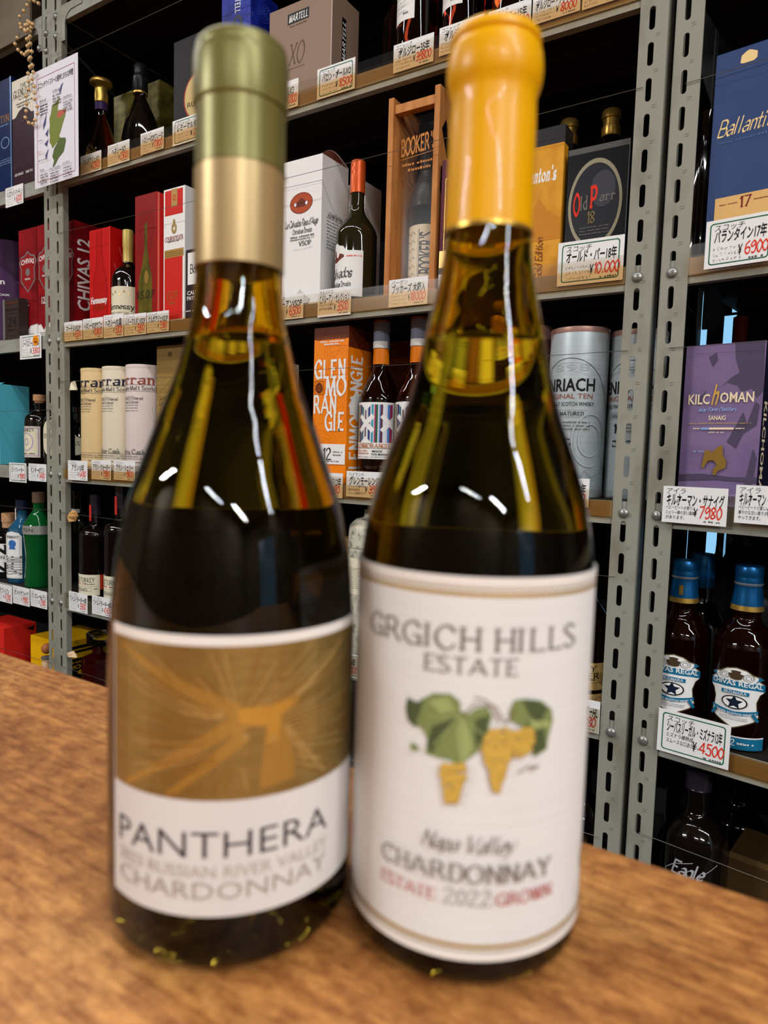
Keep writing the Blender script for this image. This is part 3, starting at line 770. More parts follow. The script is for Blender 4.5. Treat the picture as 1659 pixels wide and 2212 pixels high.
mb = MB(); mb.lathe([(0.0141, 0.2388), (0.0148, 0.2388), (0.0148, 0.2400), (0.0143, 0.2402)], gold, 64); tag(mb.build('capsule_rim', cap), 'gold rim')
paper_r = noisy('cream laid label paper', (230, 231, 230), (222, 222, 220), (3, 3, 1500), 0.7)
mb = MB(); GR = 0.0403
closed_label(mb, GR, 0.0115, 0.1300, -96, 92, paper_r, 0.0003)
F = roundf(mb, GR, 0.0115, 0.1300, -96, 92, 0.00035); F.step = 0.00003
gold_t = mat('gold line', (190, 158, 84), 0.45, 0.4); serif_g = mat('warm grey lettering', (122, 113, 106), 0.6); red_t = mat('brick red lettering', (184, 88, 84), 0.6)
def X(a): return (a + 96) / 188
def Z(z): return (z - 0.0115) / 0.1185
for z, w in ((0.1248, 0.0013), (0.1266, 0.0005), (0.0162, 0.0013), (0.0146, 0.0005)): F.line([(0, Z(z)), (1, Z(z))], w, gold_t)
F.rect(0, Z(0.1275), 1, 1, edge_m); F.rect(0, 0, 1, Z(0.0138), edge_m)
F.text('GRGICH HILLS', X(-0.8), Z(0.1115), 0.056, serif_g, 0.55, 'roman')
F.text('ESTATE', X(-0.2), Z(0.1034), 0.040, serif_g, 0.213, 'roman')
leaf = mat('vine leaf green', (126, 140, 84), 0.6); leaf2 = mat('vine leaf dark', (78, 90, 58), 0.6); leaf3 = mat('vine leaf light', (156, 170, 108), 0.6)
grape = mat('grape gold', (208, 172, 78), 0.55); grape2 = mat('grape shade', (134, 98, 34), 0.55); stem_m = mat('stem brown', (120, 96, 60), 0.6)
def lab(px, py):   # label position from the photo's label drawing
    return (X((px - 1002) * 0.2065 + 0.6), Z(0.0873 + (1540 - py) * 0.0001405 + (px - 1002) * 0.0000085))
def blob(pts, m): F.poly([lab(*p) for p in pts], m)
blob([(866, 1505), (890, 1512), (905, 1500), (898, 1540), (905, 1560), (885, 1568), (868, 1555), (862, 1530)], leaf2)
blob([(905, 1500), (925, 1487), (960, 1485), (980, 1500), (982, 1520), (995, 1530), (1012, 1515), (1035, 1512), (1046, 1530), (1040, 1560), (1032, 1590), (1020, 1610), (1002, 1625), (985, 1640), (965, 1630), (940, 1628), (912, 1622), (916, 1590), (905, 1572), (888, 1558), (898, 1530)], leaf)
blob([(985, 1528), (1000, 1560), (1010, 1600), (1000, 1622), (985, 1636), (978, 1600), (975, 1560)], leaf3)
blob([(925, 1560), (975, 1535), (950, 1575), (925, 1622), (915, 1600)], leaf2)
blob([(1012, 1540), (1040, 1530), (1035, 1570), (1015, 1600)], leaf2)
blob([(915, 1505), (955, 1492), (975, 1520), (940, 1530)], leaf3)
for p in ((915, 1540), (930, 1600), (985, 1632), (1035, 1575), (955, 1490), (1030, 1518)): F.line([lab(980, 1532), lab(*p)], 0.0004, leaf3)
blob([(1080, 1525), (1090, 1500), (1115, 1500), (1150, 1510), (1178, 1535), (1183, 1560), (1172, 1600), (1170, 1622), (1140, 1632), (1125, 1590), (1110, 1560), (1085, 1545)], leaf)
blob([(1105, 1502), (1140, 1508), (1168, 1528), (1150, 1560), (1125, 1540)], leaf2)
blob([(1115, 1545), (1160, 1570), (1168, 1618), (1140, 1628), (1128, 1595)], leaf2)
blob([(1120, 1548), (1176, 1560), (1172, 1575), (1135, 1570)], leaf3)
blob([(880, 1602), (892, 1604), (898, 1616), (888, 1622), (879, 1616)], leaf)
for P_ in ([(985, 1532), (1010, 1505), (1050, 1510), (1075, 1548), (1095, 1520)], [(1010, 1490), (1030, 1496), (1040, 1505), (1060, 1545)], [(1105, 1660), (1125, 1650), (1150, 1654), (1130, 1660)]):
    F.line([lab(*p) for p in P_], 0.0004, stem_m)
rnd = random.Random(5)
def cluster(rows):
    n0 = F.n
    for cx_, cy_, hw in rows:
        for k in range(int(hw / 4) + 1):
            x = cx_ - hw + 2 * hw * (k + 0.5) / (int(hw / 4) + 1) + rnd.uniform(-2, 2); y = cy_ + rnd.uniform(-3, 3)
            u, v = lab(x, y); r = 0.00078
            F.n = n0; F.ell(u + 0.0008, v - 0.0014, r * 1.1 / F.W, r * 1.1 / F.H, grape2, 8); F.n = n0 + 1; F.ell(u, v, r / F.W, r / F.H, grape, 8)
cluster([(972, y, w) for y, w in ((1638, 22), (1648, 26), (1658, 26), (1668, 24), (1678, 20), (1688, 19), (1698, 18), (1708, 16), (1718, 13))])
cluster([(1060, y, w) for y, w in ((1562, 22), (1572, 27), (1582, 30), (1592, 32), (1602, 32), (1612, 30), (1622, 28), (1632, 24), (1642, 20), (1652, 17), (1662, 15), (1672, 13), (1682, 11), (1692, 6))])
cluster([(1110, y, w) for y, w in ((1568, 20), (1578, 24), (1588, 26), (1598, 24), (1608, 20), (1618, 14))])
F.text('Napa Valley', X(2.5), Z(0.0492), 0.044, serif_g, 0.218, 'fine_script')
F.text('CHARDONNAY', X(1.4), Z(0.0399), 0.045, serif_g, 0.42, 'roman')
F.text('ESTATE', X(-24.6), Z(0.0319), 0.030, red_t, 0.143, 'roman')
F.text('2022', X(2.7), Z(0.0324), 0.040, serif_g, 0.106, 'thin')
F.text('GROWN', X(28), Z(0.0320), 0.031, red_t, 0.145, 'roman')
for k in range(4): F.text('I', X(-77 + k * 3.5), Z(0.0410 - k * 0.0022), 0.05, red_t, 0.012, 'heavyit')
F.poly([(X(70), Z(0.030)), (X(72), Z(0.040)), (X(74), Z(0.034)), (X(78), Z(0.035)), (X(75), Z(0.028))], gold_t)
F.line([(X(64), Z(0.022)), (X(69), Z(0.026)), (X(77), Z(0.027))], 0.0006, grape2)
tag(mb.build('front_label', w2), 'white vine leaf label')
mb = MB(); n_ = [(0.0406, 0.02), (0.0409, 0.02), (0.0409, 0.10), (0.0408, 0.122), (0.0400, 0.1340), (0.0396, 0.1340), (0.0405, 0.122), (0.0406, 0.10)]
mb.lathe(n_ + [n_[0]], back_paper, 48, a0=math.radians(104), a1=math.radians(252)); mb.build('back_label', w2)

# ------------------------------------------------------------------ goods, top row of the middle unit
def tube_profile(e=0.012): return [(0.96, 0.0), (1.0, 0.004), (1.0, 1 - 2 * e), (1.0, 1 - e), (0.985, 1.0), (0.0005, 1.0)]
dk_carton = mat('near-black carton', (26, 20, 20), 0.5, spec=0.2)
m_oliv = noisy('olive gold carton', (120, 108, 46), (84, 76, 30), (30, 30, 60), 0.4, 0.4)
m_taupe = mat('taupe carton', (148, 122, 104), 0.5); m_taupe2 = mat('taupe carton print', (96, 76, 58), 0.5)
m_blue = noisy('royal blue carton', (18, 28, 118), (34, 52, 170), (25, 25, 12), 0.4); m_blue2 = mat('blue feather print', (58, 84, 200), 0.4); m_blue3 = mat('dark feather print', (14, 20, 84), 0.4)

c = Carton('cognac_carton', 'olive gold carton behind the two dark brandy decanters on the top row', 'M', 1, 0.157, 246, 345, 205, 0.10, m_oliv, ptr=182, hgt=0.25)
for k in range(9): c.F.line([(0.05 + 0.1 * k, 0.1), (0.15 + 0.09 * k, 0.95)], 0.0012, mat('pale gold hatch', (150, 138, 70), 0.4, 0.4))
c.done()
# decanter with the flared gold stopper
B = Bottle('brandy_decanter', 'dark brandy decanter with a flared gold stopper beside the hanging map poster', 'M', 1, 0.045, 219, 300, 0.062, 172,
           smooth_prof([(0.70, 0.0), (0.86, 0.02), (1.0, 0.12), (0.98, 0.2), (0.80, 0.36), (0.52, 0.52), (0.27, 0.64), (0.235, 0.67), (0.235, 0.80)], 4) + [(0.0005, 0.80)], amber, sy=0.55)
B.part('neck_band', [(0.25, 0.70), (0.26, 0.70), (0.26, 0.77), (0.25, 0.77)], mat('violet band', (60, 34, 90), 0.4))
B.part('gold_collar', [(0.255, 0.77), (0.285, 0.775), (0.27, 0.80), (0.285, 0.84), (0.26, 0.90), (0.24, 0.90)], gold)
B.part('stopper', smooth_prof([(0.22, 0.90), (0.26, 0.92), (0.44, 0.945), (0.46, 0.96), (0.42, 0.985), (0.2, 1.0), (0.0005, 1.0)], 3), gold)
def d(F):
    F.poly([(0.5, 0.98), (0.62, 0.8), (0.97, 0.75), (0.88, 0.5), (0.97, 0.32), (0.6, 0.02), (0.5, 0.0), (0.4, 0.02), (0.03, 0.32), (0.12, 0.5), (0.03, 0.75), (0.38, 0.8)], mat('violet label', (48, 30, 62), 0.5))
    F.text('XO', 0.5, 0.3, 0.16, gold, font='serif'); F.text('COURVOISIER', 0.5, 0.55, 0.08, gold, 0.7, 'serif'); F.ell(0.5, 0.76, 0.07, 0.07, gold)
mb = MB(); hh = B.h; FF = Face(mb, lambda x, y, h: (x - 0.032, -0.0345 - 0.55 * 0.004 + 0.0006 - h * 1 - 0.0 + 0.9 * ((x - 0.032) ** 2) * 9, 0.012 + y), 0.064, 0.082)
FF.poly([(0.5, 1.0), (0.7, 0.86), (1, 0.6), (1, 0.2), (0.85, 0.0), (0.15, 0.0), (0, 0.2), (0, 0.6), (0.3, 0.86)], gold); d(FF); mb.build('label', B.e)
B = Bottle('brandy_bottle', 'round-shouldered black brandy bottle with a cream oval label, beside the gold-stoppered decanter', 'M', 1, 0.055, 303, 250, 0.060, 141,
           smooth_prof([(0.70, 0.0), (0.95, 0.05), (1.0, 0.2), (0.97, 0.35), (0.78, 0.50), (0.50, 0.62), (0.31, 0.70), (0.29, 0.73), (0.29, 0.90)], 4) + [(0.0005, 0.90)], dark_glass, sy=0.62)
B.part('neck_seal', [(0.30, 0.73), (0.31, 0.73), (0.31, 0.745), (0.30, 0.745)], gold)
B.part('stopper', [(0.31, 0.745), (0.325, 0.75), (0.31, 0.88), (0.27, 0.89), (0.26, 0.92), (0.27, 0.98), (0.22, 1.0), (0.0005, 1.0)], mat('black stopper', (26, 26, 28), 0.3))
mb = MB(); FF = Face(mb, lambda x, y, h: (x - 0.056, -0.0415 - h + 0.6 * ((x - 0.05) ** 2) * 14, 0.035 + y), 0.052, 0.042)
FF.ell(0.5, 0.5, 0.5, 0.5, gold); FF.ell(0.5, 0.5, 0.46, 0.45, mat('cream oval label', (232, 208, 150), 0.5)); FF.text('Hennessy', 0.5, 0.5, 0.2, ink, 0.7, 'serif'); mb.build('label', B.e)
c = Carton('cognac_carton', 'tall near-black carton with a gold oval medallion, left of the royal blue carton', 'M', 1, 0.05, 376, 478, 92, 0.1, dk_carton, ptr=45)
F = c.F; mm = mat('medallion gold', (176, 148, 84), 0.4, 0.3); rr_ = mat('medallion red rim', (150, 40, 30), 0.5)
c.done_ = None
F.rect(0.50, 0.80, 0.60, 0.92, mm); F.ell(0.56, 0.42, 0.34, 0.235, rr_, 36); F.ell(0.56, 0.42, 0.315, 0.215, mm, 36); F.text('RUSSIE', 0.5, 0.36, 0.04, ink, 0.4, 'serif')
F.line([(0.45, 0.5), (0.55, 0.56), (0.62, 0.47), (0.5, 0.45)], 0.0012, ink)
c.done()
c = Carton('cognac_carton', 'royal blue feather-patterned carton between the near-black and taupe cartons', 'M', 1, 0.045, 479, 541, 60, 0.085, m_blue, hgt=0.285)
rnd = random.Random(2)
for FF, nn in ((c.F, 26), (c.S, 22)):
    for k in range(nn):
        x = rnd.uniform(0.05, 0.8); y = rnd.uniform(0.1, 0.95)
        for q in range(3):
            FF.held = (k + q) > 0
            FF.line([(x + 0.18 * q * math.sin(t * 0.5) * 0.5 + 0.14 * t / 3, y + 0.05 * math.sin(t * 0.52) - 0.012 * q - 0.004 * t) for t in range(6) if x + 0.14 * t / 3 < 0.97], 0.0008, m_blue2 if FF is c.S or k % 2 else m_blue3)
    FF.held = False
c.F.text('MARTELL', 0.52, 0.36, 0.042, white, 0.72, 'heavyit'); c.F.ell(0.56, 0.74, 0.17, 0.075, mat('dull seal', (60, 62, 78), 0.5), hole=0.6); c.F.text('MARTELL', 0.56, 0.93, 0.05, white, 0.2, 'heavyit', rot=3)
c.done()
c = Carton('cognac_carton', 'wide taupe carton with black name plates and large embossed XO letters, top row', 'M', 1, 0.03, 583, 719, 28, 0.088, m_taupe, ptr=1)
F = c.F
F.rect(0.30, 0.80, 0.64, 0.905, black); F.text('MARTELL', 0.47, 0.852, 0.06, white, 0.30, 'heavyit'); F.text('XO', 0.45, 0.50, 0.19, m_taupe2, 0.27, 'ital'); F.line([(0.31, 0.36), (0.58, 0.36)], 0.0008, m_taupe2)
F.fine(0.34, 0.77, 0.6, 0.012, m_taupe2, 1); F.rect(0.985, 0, 1, 1, mat('pale carton edge', (190, 176, 160), 0.5))
c.S.rect(0.36, 0.36, 0.52, 0.80, black); c.S.text('MARTELL', 0.44, 0.58, 0.045, white, 0.38, 'heavyit', rot=1)
c.done()
B = Bottle('spirit_bottle', 'clear glass bottle seen at its edge, left of the red-brown brandy bottles', 'M', 1, 0.22, 858, 90, 0.03, -60, [(0.95, 0), (1, 0.02), (1, 0.7), (0.4, 0.8), (0.4, 0.95), (0.5, 1), (0.0005, 1)], clear_glass)
def wl(F):
    for k in range(9): F.fine(0.12, 0.9 - 0.09 * k, 0.7, 0.012, ink_soft, k)
    F.line([(0.1, 0.3), (0.8, 0.3)], 0.0004, ink_soft); F.fine(0.6, 0.12, 0.78, 0.03, ink, 2)
for px, ln, lt, nm in ((902, 40, 66, 'red-brown brandy bottle with a white label, above the 39800 yen card'), (1003, 15, 36, 'second red-brown brandy bottle with a white label, beside the yellow capsule'), (1112, -10, 0, 'amber brandy bottle behind the two price cards above the yellow capsule')):
    B = Bottle('brandy_bottle', nm, 'M', 1, 0.022, px, ln, 0.0375, -200 if px > 1100 else -170,
               smooth_prof([(0.92, 0.0), (1.0, 0.015), (1.0, 0.5), (0.98, 0.62), (0.7, 0.72), (0.38, 0.78), (0.36, 0.92), (0.36, 1.0)], 3) + [(0.0005, 1.0)], red_spirit if px < 1100 else mat('orange spirit glass', (205, 92, 36), 0.02, 0, 1.0, 1.42))
    B.part('cap', [(0.37, 0.84), (0.40, 0.84), (0.40, 0.998), (0.36, 1.003), (0.0005, 1.003)], black)
    if px < 1100: B.label(B.zf(px, lt), 0.62, -62, 22, white, wl)

# ------------------------------------------------------------------ second row of the middle unit
red1 = noisy('wine red carton', (150, 18, 26), (112, 10, 20), (14, 14, 10), 0.45); red2 = mat('bright red carton', (196, 16, 14), 0.4, spec=0.3); red_dark = mat('dark red print', (108, 8, 18), 0.45)
def chivas(label, pl, pr, top, t, wide, ptr=None, left=None):
    c = Carton('whisky_carton', label, 'M', 2, t, pl, pr, top, 0.085, red1, ptr=ptr, wide=wide, left=left, group=None)
    for F, s in ((c.F, 0), (c.S, 1)):
        F.poly([(0, 0.12), (0.22, 0.125), (0.42, 0.07), (0.62, 0.125), (1, 0.135), (1, 0), (0, 0)] if not s else [(0, 0.135), (1, 0.135), (1, 0), (0, 0)], white)
        F.line([(0, 0.12), (0.22, 0.125), (0.42, 0.07), (0.62, 0.125), (1, 0.135)] if not s else [(0, 0.135), (1, 0.135)], 0.0012, silver)
        F.poly([(0.0, 0.5), (1.0, 0.75), (1.0, 0.4)], red_dark)
    F = c.F; sh = [(0.5, 0.80), (0.68, 0.765), (0.88, 0.755), (0.98, 0.70), (0.88, 0.64), (0.90, 0.53), (0.72, 0.48), (0.5, 0.425), (0.28, 0.48), (0.10, 0.53), (0.12, 0.64), (0.02, 0.70), (0.12, 0.755), (0.32, 0.765)]
    F.poly(sh, silver); F.poly([(0.5 + (x - 0.5) * 0.88, 0.615 + (y - 0.615) * 0.92) for x, y in sh], mat('shield red', (150, 26, 30), 0.45))
    F.text('CHIVAS', 0.5, 0.70, 0.045, white, 0.72, 'bold', arc=0.012); F.ell(0.5, 0.61, 0.12, 0.035, silver); F.text('REGAL', 0.5, 0.55, 0.015, white, 0.3, 'bold'); F.text('12', 0.42, 0.335, 0.06, white, 0.24, 'bold')
    F.fine(0.15, 0.045, 0.8, 0.008, ink_soft, 1); F.fine(0.15, 0.03, 0.8, 0.008, ink_soft, 2); F.fine(0.1, 0.008, 0.85, 0.01, ink_soft, 3)
    c.S.text('CHIVAS 12', 0.32, 0.545, 0.13, white, 0.62, 'bold', rot=1)
    return c.done()
chivas('wine red carton with a silver shield, beside the lilac tin at the photo edge', 40, 80, 499, 0.03, 0.088)
chivas('wine red carton with a silver shield, half hidden by the left pair of steel uprights', 80, 118, 488, 0.03, 0.066)
chivas('wine red carton seen from its side, tall slanted white lettering running up it', 120, 150, 484, 0.046, 0.076, left=-1.797)
c = Carton('cognac_carton', 'glossy bright red carton with a bottle outline, third red carton from the end', 'M', 2, 0.03, 193, 238, 499, 0.075, red2, ptr=487)
btl = [(0.36, 0.97), (0.6, 0.985), (0.6, 0.78), (0.64, 0.66), (0.82, 0.5), (0.84, 0.1), (0.2, 0.1), (0.2, 0.5), (0.34, 0.64)]
c.F.poly(btl, mat('mid red print', (182, 22, 20), 0.35)); c.F.line(btl[1:6], 0.0014, red_dark); c.F.line(btl[:1] + btl[:5:-1], 0.0010, red_dark)
c.F.text('Hennessy', 0.46, 0.31, 0.06, white, 0.78, 'heavy'); c.F.text('V.S.O.P', 0.46, 0.235, 0.045, mat('dark gold print', (128, 70, 30), 0.4, 0.4), 0.45, 'serif'); c.F.rect(0.975, 0, 1, 1, mat('edge red', (236, 70, 58), 0.4))
c.S.text('Hennessy', 0.62, 0.42, 0.16, mat('maroon print', (90, 10, 14), 0.5), 0.5, 'heavy', rot=1); c.S.line([(0.35, 0.82), (0.55, 0.66), (0.62, 0.5), (0.5, 0.5), (0.3, 0.55), (0.15, 0.65)], 0.004, mat('rose print', (224, 70, 66), 0.5)); c.S.line([(0.15, 0.45), (0.4, 0.38), (0.6, 0.36)], 0.003, mat('rose print'))
c.done()
B = Bottle('cognac_bottle', 'dark cognac bottle with a cream vine label, tucked between two red cartons', 'M', 2, 0.012, 277, 640, 0.039, 498,
           smooth_prof([(0.92, 0.0), (1.0, 0.02), (1.0, 0.45), (0.96, 0.53), (0.75, 0.60), (0.36, 0.66), (0.30, 0.71), (0.28, 0.80), (0.28, 0.99)], 4) + [(0.0005, 0.99)], dark_glass)
B.part('capsule', [(0.28, 0.68), (0.32, 0.68), (0.315, 0.82), (0.34, 0.83), (0.34, 0.995), (0.3, 1.0), (0.0005, 1.0)], mat('cream gold capsule', (206, 184, 100), 0.4, 0.2))
cream = mat('cream label', (228, 220, 190), 0.6)
def hl(F):
    F.text('Hennessy', 0.52, 0.48, 0.14, ink, 0.72, 'serif'); F.text('VERY SPECIAL', 0.52, 0.3, 0.06, ink_soft, 0.5, 'serif')
    for x, y in ((0.25, 0.86), (0.35, 0.8), (0.45, 0.85), (0.56, 0.8), (0.66, 0.86), (0.76, 0.82), (0.3, 0.1), (0.5, 0.06), (0.7, 0.1)): F.held = x != 0.25; F.ell(x, y, 0.02, 0.035, gold_pale, 8)
    F.held = False
B.label(0.03, B.zf(277, 626), -70, 95, cream, hl)
c = Carton('cognac_carton', 'tall dark red carton with a green-gold bottle picture and V.S.O.P lettering', 'M', 2, 0.02, 292, 338, 425, 0.085, mat('deep red carton', (140, 22, 20), 0.42), ptr=412)
gb = noisy('green gold print', (126, 112, 36), (84, 82, 28), (60, 60, 18), 0.35, 0.5)
b2 = [(0.44, 0.78), (0.58, 0.785), (0.58, 0.6), (0.66, 0.47), (0.8, 0.36), (0.8, 0.1), (0.7, 0.075), (0.25, 0.07), (0.16, 0.1), (0.16, 0.34), (0.34, 0.47), (0.44, 0.58)]
c.F.poly(b2, gb); c.F.ell(0.54, 0.37, 0.10, 0.05, gold); c.F.text('V.S.O.P', 0.48, 0.235, 0.055, ink, 0.86, 'serif'); c.F.line([(0.35, 0.10), (0.62, 0.105)], 0.0006, ink)
for k in range(7): c.F.held = k > 0; c.F.line([(0.1 + 0.1 * k, 0.55), (0.22 + 0.11 * k, 0.72 - 0.03 * (k % 3)), (0.3 + 0.09 * k, 0.88)], 0.0005, red_dark)
c.F.held = False; c.S.rect(0, 0, 1, 1, mat('scarlet side', (222, 40, 34), 0.35)); c.S.rect(0.04, 0.0, 0.10, 1, mat('rose edge', (240, 130, 118), 0.4))
c.done()
c = Carton('cognac_carton', 'red carton with white borders and a white crest panel', 'M', 2, 0.02, 354, 400, 411, 0.085, white, ptr=397)
F = c.F; rd = mat('poppy red print', (206, 36, 26), 0.45); tan_ = mat('tan gold print', (180, 140, 70), 0.45, 0.3)
F.rect(0.06, 0.80, 0.9, 0.985, rd); F.rect(0.36, 0.86, 0.64, 0.99, tan_); F.ell(0.5, 0.925, 0.07, 0.022, rd, hole=0.6); F.rect(0.05, 0.02, 0.9, 0.545, rd); F.rect(0.05, 0.485, 0.95, 0.545, tan_)
F.text('COURVOISIER', 0.5, 0.625, 0.032, mat('red brown lettering', (140, 50, 40), 0.5), 0.86, 'serif'); F.fine(0.2, 0.60, 0.75, 0.01, ink_soft, 3); F.ell(0.5, 0.70, 0.12, 0.04, gold_pale, hole=0.4); F.ell(0.5, 0.75, 0.05, 0.018, gold_pale)
F.text('VSOP', 0.42, 0.20, 0.055, gold, 0.56, 'thin'); F.text('COGNAC', 0.42, 0.145, 0.018, gold, 0.34, 'sans')
for k in range(3): F.fine(0.1, 0.495 + 0.015 * k, 0.9, 0.007, mat('dull gold print'), k)
c.done()
c = Carton('calvados_carton', 'dark aubergine carton with a white label, peeping past the neck of the olive-capped bottle', 'M', 2, 0.02, 402, 468, 540, 0.085, mat('aubergine carton', (42, 24, 30), 0.5), ptr=525)
c.F.rect(0.06, 0.50, 0.8, 0.95, white); c.F.text('Boulard', 0.42, 0.72, 0.12, ink, 0.56, 'serif'); c.F.text('CALVADOS', 0.42, 0.385, 0.055, white, 0.74, 'bold'); c.F.text("PAYS D'AUGE", 0.42, 0.31, 0.055, white, 0.74, 'bold'); c.F.fine(0, 0.12, 0.8, 0.02, white, 4)
c.done()
wh = mat('satin white carton', (240, 237, 234), 0.42)
def drouin(name, label, t, pl, pr, top, ptr, dep, full=True):
    c = Carton('calvados_carton', label, 'M', 2, t, pl, pr, top, dep, wh, ptr=ptr)
    F = c.F
    F.line([(0, 0.83), (1, 0.825)], 0.0007, ink_soft); c.S.line([(0, 0.825), (1, 0.45)], 0.0007, ink_soft)
    F.ell(0.48, 0.705, 0.295, 0.07, mat('rust seal rim', (110, 40, 20), 0.45), 36); F.ell(0.48, 0.705, 0.28, 0.065, mat('rust seal', (176, 72, 30), 0.45), 36)
    F.poly([(0.28, 0.69), (0.38, 0.715), (0.48, 0.74), (0.6, 0.715), (0.68, 0.69), (0.55, 0.68), (0.4, 0.68)], mat('rust seal rim')); F.ell(0.33, 0.70, 0.03, 0.012, silver); F.ell(0.62, 0.70, 0.03, 0.012, silver)
    F.text("Le Calvados Pays d'Auge", 0.5, 0.575, 0.042, ink_soft, 0.86, 'script'); F.text('Christian Drouin', 0.52, 0.52, 0.03, ink, 0.5, 'serif'); F.fine(0.22, 0.478, 0.84, 0.012, ink_soft, 1); F.fine(0.22, 0.462, 0.84, 0.009, ink_soft, 2)
    F.text('VSOP', 0.60, 0.435, 0.028, ink, 0.32, 'serif'); F.line([(0.3, 0.40), (0.5, 0.395), (0.8, 0.405)], 0.0004, ink_soft)
    pale = mat('pale emblem', (206, 200, 194), 0.5); F.poly([(0.26, 0.06), (0.4, 0.09), (0.5, 0.13), (0.62, 0.09), (0.75, 0.06), (0.7, 0.03), (0.3, 0.03)], pale)
    for k in range(10): c.S.fine(0.2, 0.60 - 0.022 * k, 0.2 + 0.55 * random.Random(k).uniform(0.7, 1), 0.008, ink_soft, k)
    c.S.text("Le Calvados Pays d'Auge", 0.5, 0.63, 0.03, ink_soft, 0.55, 'script')
    o = c.done()
    if full:
        m = MB(); lid = mat('brown lid lining', (110, 60, 44), 0.6); w = c.w / 2
        ar = [(w - 0.001, c.d * k / 10, c.h - 0.001 + 0.0 + 0.022 * math.sin(PI * k / 10) ** 1 * (1 - 0.55 * k / 10)) for k in range(11)]
        ar2 = [(w - 0.0005, p[1], c.h - 0.001) for p in ar]
        m.add(ar + ar2, [(k, k + 1, 12 + k, 11 + k) for k in range(10)], lid)
        ar3 = [(p[0] + 0.0012, p[1], p[2] + 0.001) for p in ar]; m.add(ar + ar3, [(k, 11 + k, 12 + k, k + 1) for k in range(10)], wh)
        m.build('lid_flap', o)
    return o
drouin('c', 'tall white calvados carton with a rust-coloured oval seal, beside the orange-capped bottle', 0.03, 613, 697, 352, 333, 0.088)
drouin('c', 'second white calvados carton, in shade behind the orange-capped bottle', 0.125, 716, 790, 408, 396, 0.06, False)
B = Bottle('calvados_bottle', 'dark olive calvados bottle with an orange capsule and a shaped white label', 'M', 2, 0.018, 769, 560, 0.0405, 350,
           smooth_prof([(0.92, 0.0), (1.0, 0.015), (1.0, 0.44), (0.96, 0.51), (0.72, 0.57), (0.42, 0.635), (0.345, 0.68), (0.33, 0.78), (0.33, 0.98)], 4) + [(0.0005, 0.98)], olive_glass)
B.part('capsule', [(0.34, 0.775), (0.37, 0.775), (0.37, 0.90), (0.365, 0.903), (0.37, 0.906), (0.365, 0.945), (0.36, 0.948), (0.365, 0.951), (0.36, 0.99), (0.3, 1.0), (0.0005, 1.0)], mat('copper orange capsule', (216, 92, 36), 0.32, 0.35))
mb = MB(); F = roundf(mb, B.R, 0.01, 0.115, -66, 55, 0.0004)
F.poly([(0, 0), (1, 0), (1, 0.83), (0.68, 0.83), (0.6, 0.84), (0.52, 0.92), (0.40, 0.94), (0.32, 0.99), (0.2, 0.99), (0.12, 0.92), (0.05, 0.9), (0, 0.85)], white)
F.poly([(0.08, 0.66), (0.3, 0.64), (0.55, 0.72), (0.55, 0.76), (0.42, 0.80), (0.36, 0.72), (0.3, 0.74), (0.26, 0.86), (0.2, 0.88), (0.17, 0.8), (0.2, 0.74), (0.08, 0.72)], mat('brown emblem', (110, 52, 30), 0.5))
F.text('Calvados', 0.4, 0.44, 0.17, ink_soft, 0.74, 'script'); F.text('Christian Drouin', 0.42, 0.235, 0.09, ink, 0.62, 'serif'); F.fine(0.1, 0.12, 0.6, 0.04, ink_soft, 3); F.fine(0.62, 0.72, 0.95, 0.025, mat('rose print'), 3)
mb.build('label', B.e)
# wooden crate with a bottle inside
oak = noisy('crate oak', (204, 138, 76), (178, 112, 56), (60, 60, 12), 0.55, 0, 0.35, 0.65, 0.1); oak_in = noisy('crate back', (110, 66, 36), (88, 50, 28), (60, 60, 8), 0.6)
sl, zt = loc('M', 840, 214, 0.012); sr, _ = loc('M', 952, 182, 0.012)
CW, CH, CD = sr - sl, zt - shelf_z(2), 0.10
cr_ = empty('bottle_crate', world('M', (sl + sr) / 2, 0.012, shelf_z(2) + 0.0004), 0, 'open oak crate with dark stencilled side, holding a dark whiskey bottle', 'crate')
w = CW / 2
for sgn in (-1, 1):
    m = MB(); m.box(min(sgn * w, sgn * (w - 0.011)), max(sgn * w, sgn * (w - 0.011)), 0, CD, 0, CH, oak)
    if sgn > 0:
        FS = rside(m, CW, CD, CH)
        FS.poly([(0.10, 0.80), (0.25, 0.86), (0.35, 0.78), (0.7, 0.79), (0.9, 0.7), (0.6, 0.66), (0.3, 0.68)], black); FS.poly([(0.12, 0.62), (0.5, 0.66), (0.85, 0.6), (0.8, 0.48), (0.3, 0.46), (0.1, 0.5)], black, [[(0.4, 0.54), (0.5, 0.57), (0.6, 0.54), (0.5, 0.51)]])
    m.build('side_board', cr_, 0.0008)
m = MB(); m.box(-w + 0.0112, w - 0.0112, CD - 0.008, CD, 0, CH * 0.97, oak_in)
FS = front(m, CW - 0.022, CH, y=CD - 0.008); FS.rect(0, 0.66, 1, 0.97, black); m.build('back_board', cr_)
so_ = mat('stencil orange', (206, 134, 66), 0.5)
m = MB(); m.box(-w + 0.0114, w - 0.0114, 0.0215, 0.0235, 0.0102, CH * 0.918, clearmat('crate pane', (0.96, 0.96, 0.96), 0.006)); FS = front(m, CW - 0.023, CH, y=0.0215)
FS.text("BOOKER'S", 0.5, 0.77, 0.075, so_, 0.88, 'slab', tilt=0.05); FS.line([(0.05, 0.705), (0.95, 0.72)], 0.001, so_); FS.fine(0.1, 0.67, 0.9, 0.014, so_, 1); FS.fine(0.25, 0.64, 0.8, 0.014, so_, 2)
m.build('front_pane', cr_)
m = MB(); m.box(-w + 0.0112, w - 0.0112, 0.004, 0.02, CH * 0.92, CH * 0.965, oak); m.build('top_rail', cr_, 0.0008)
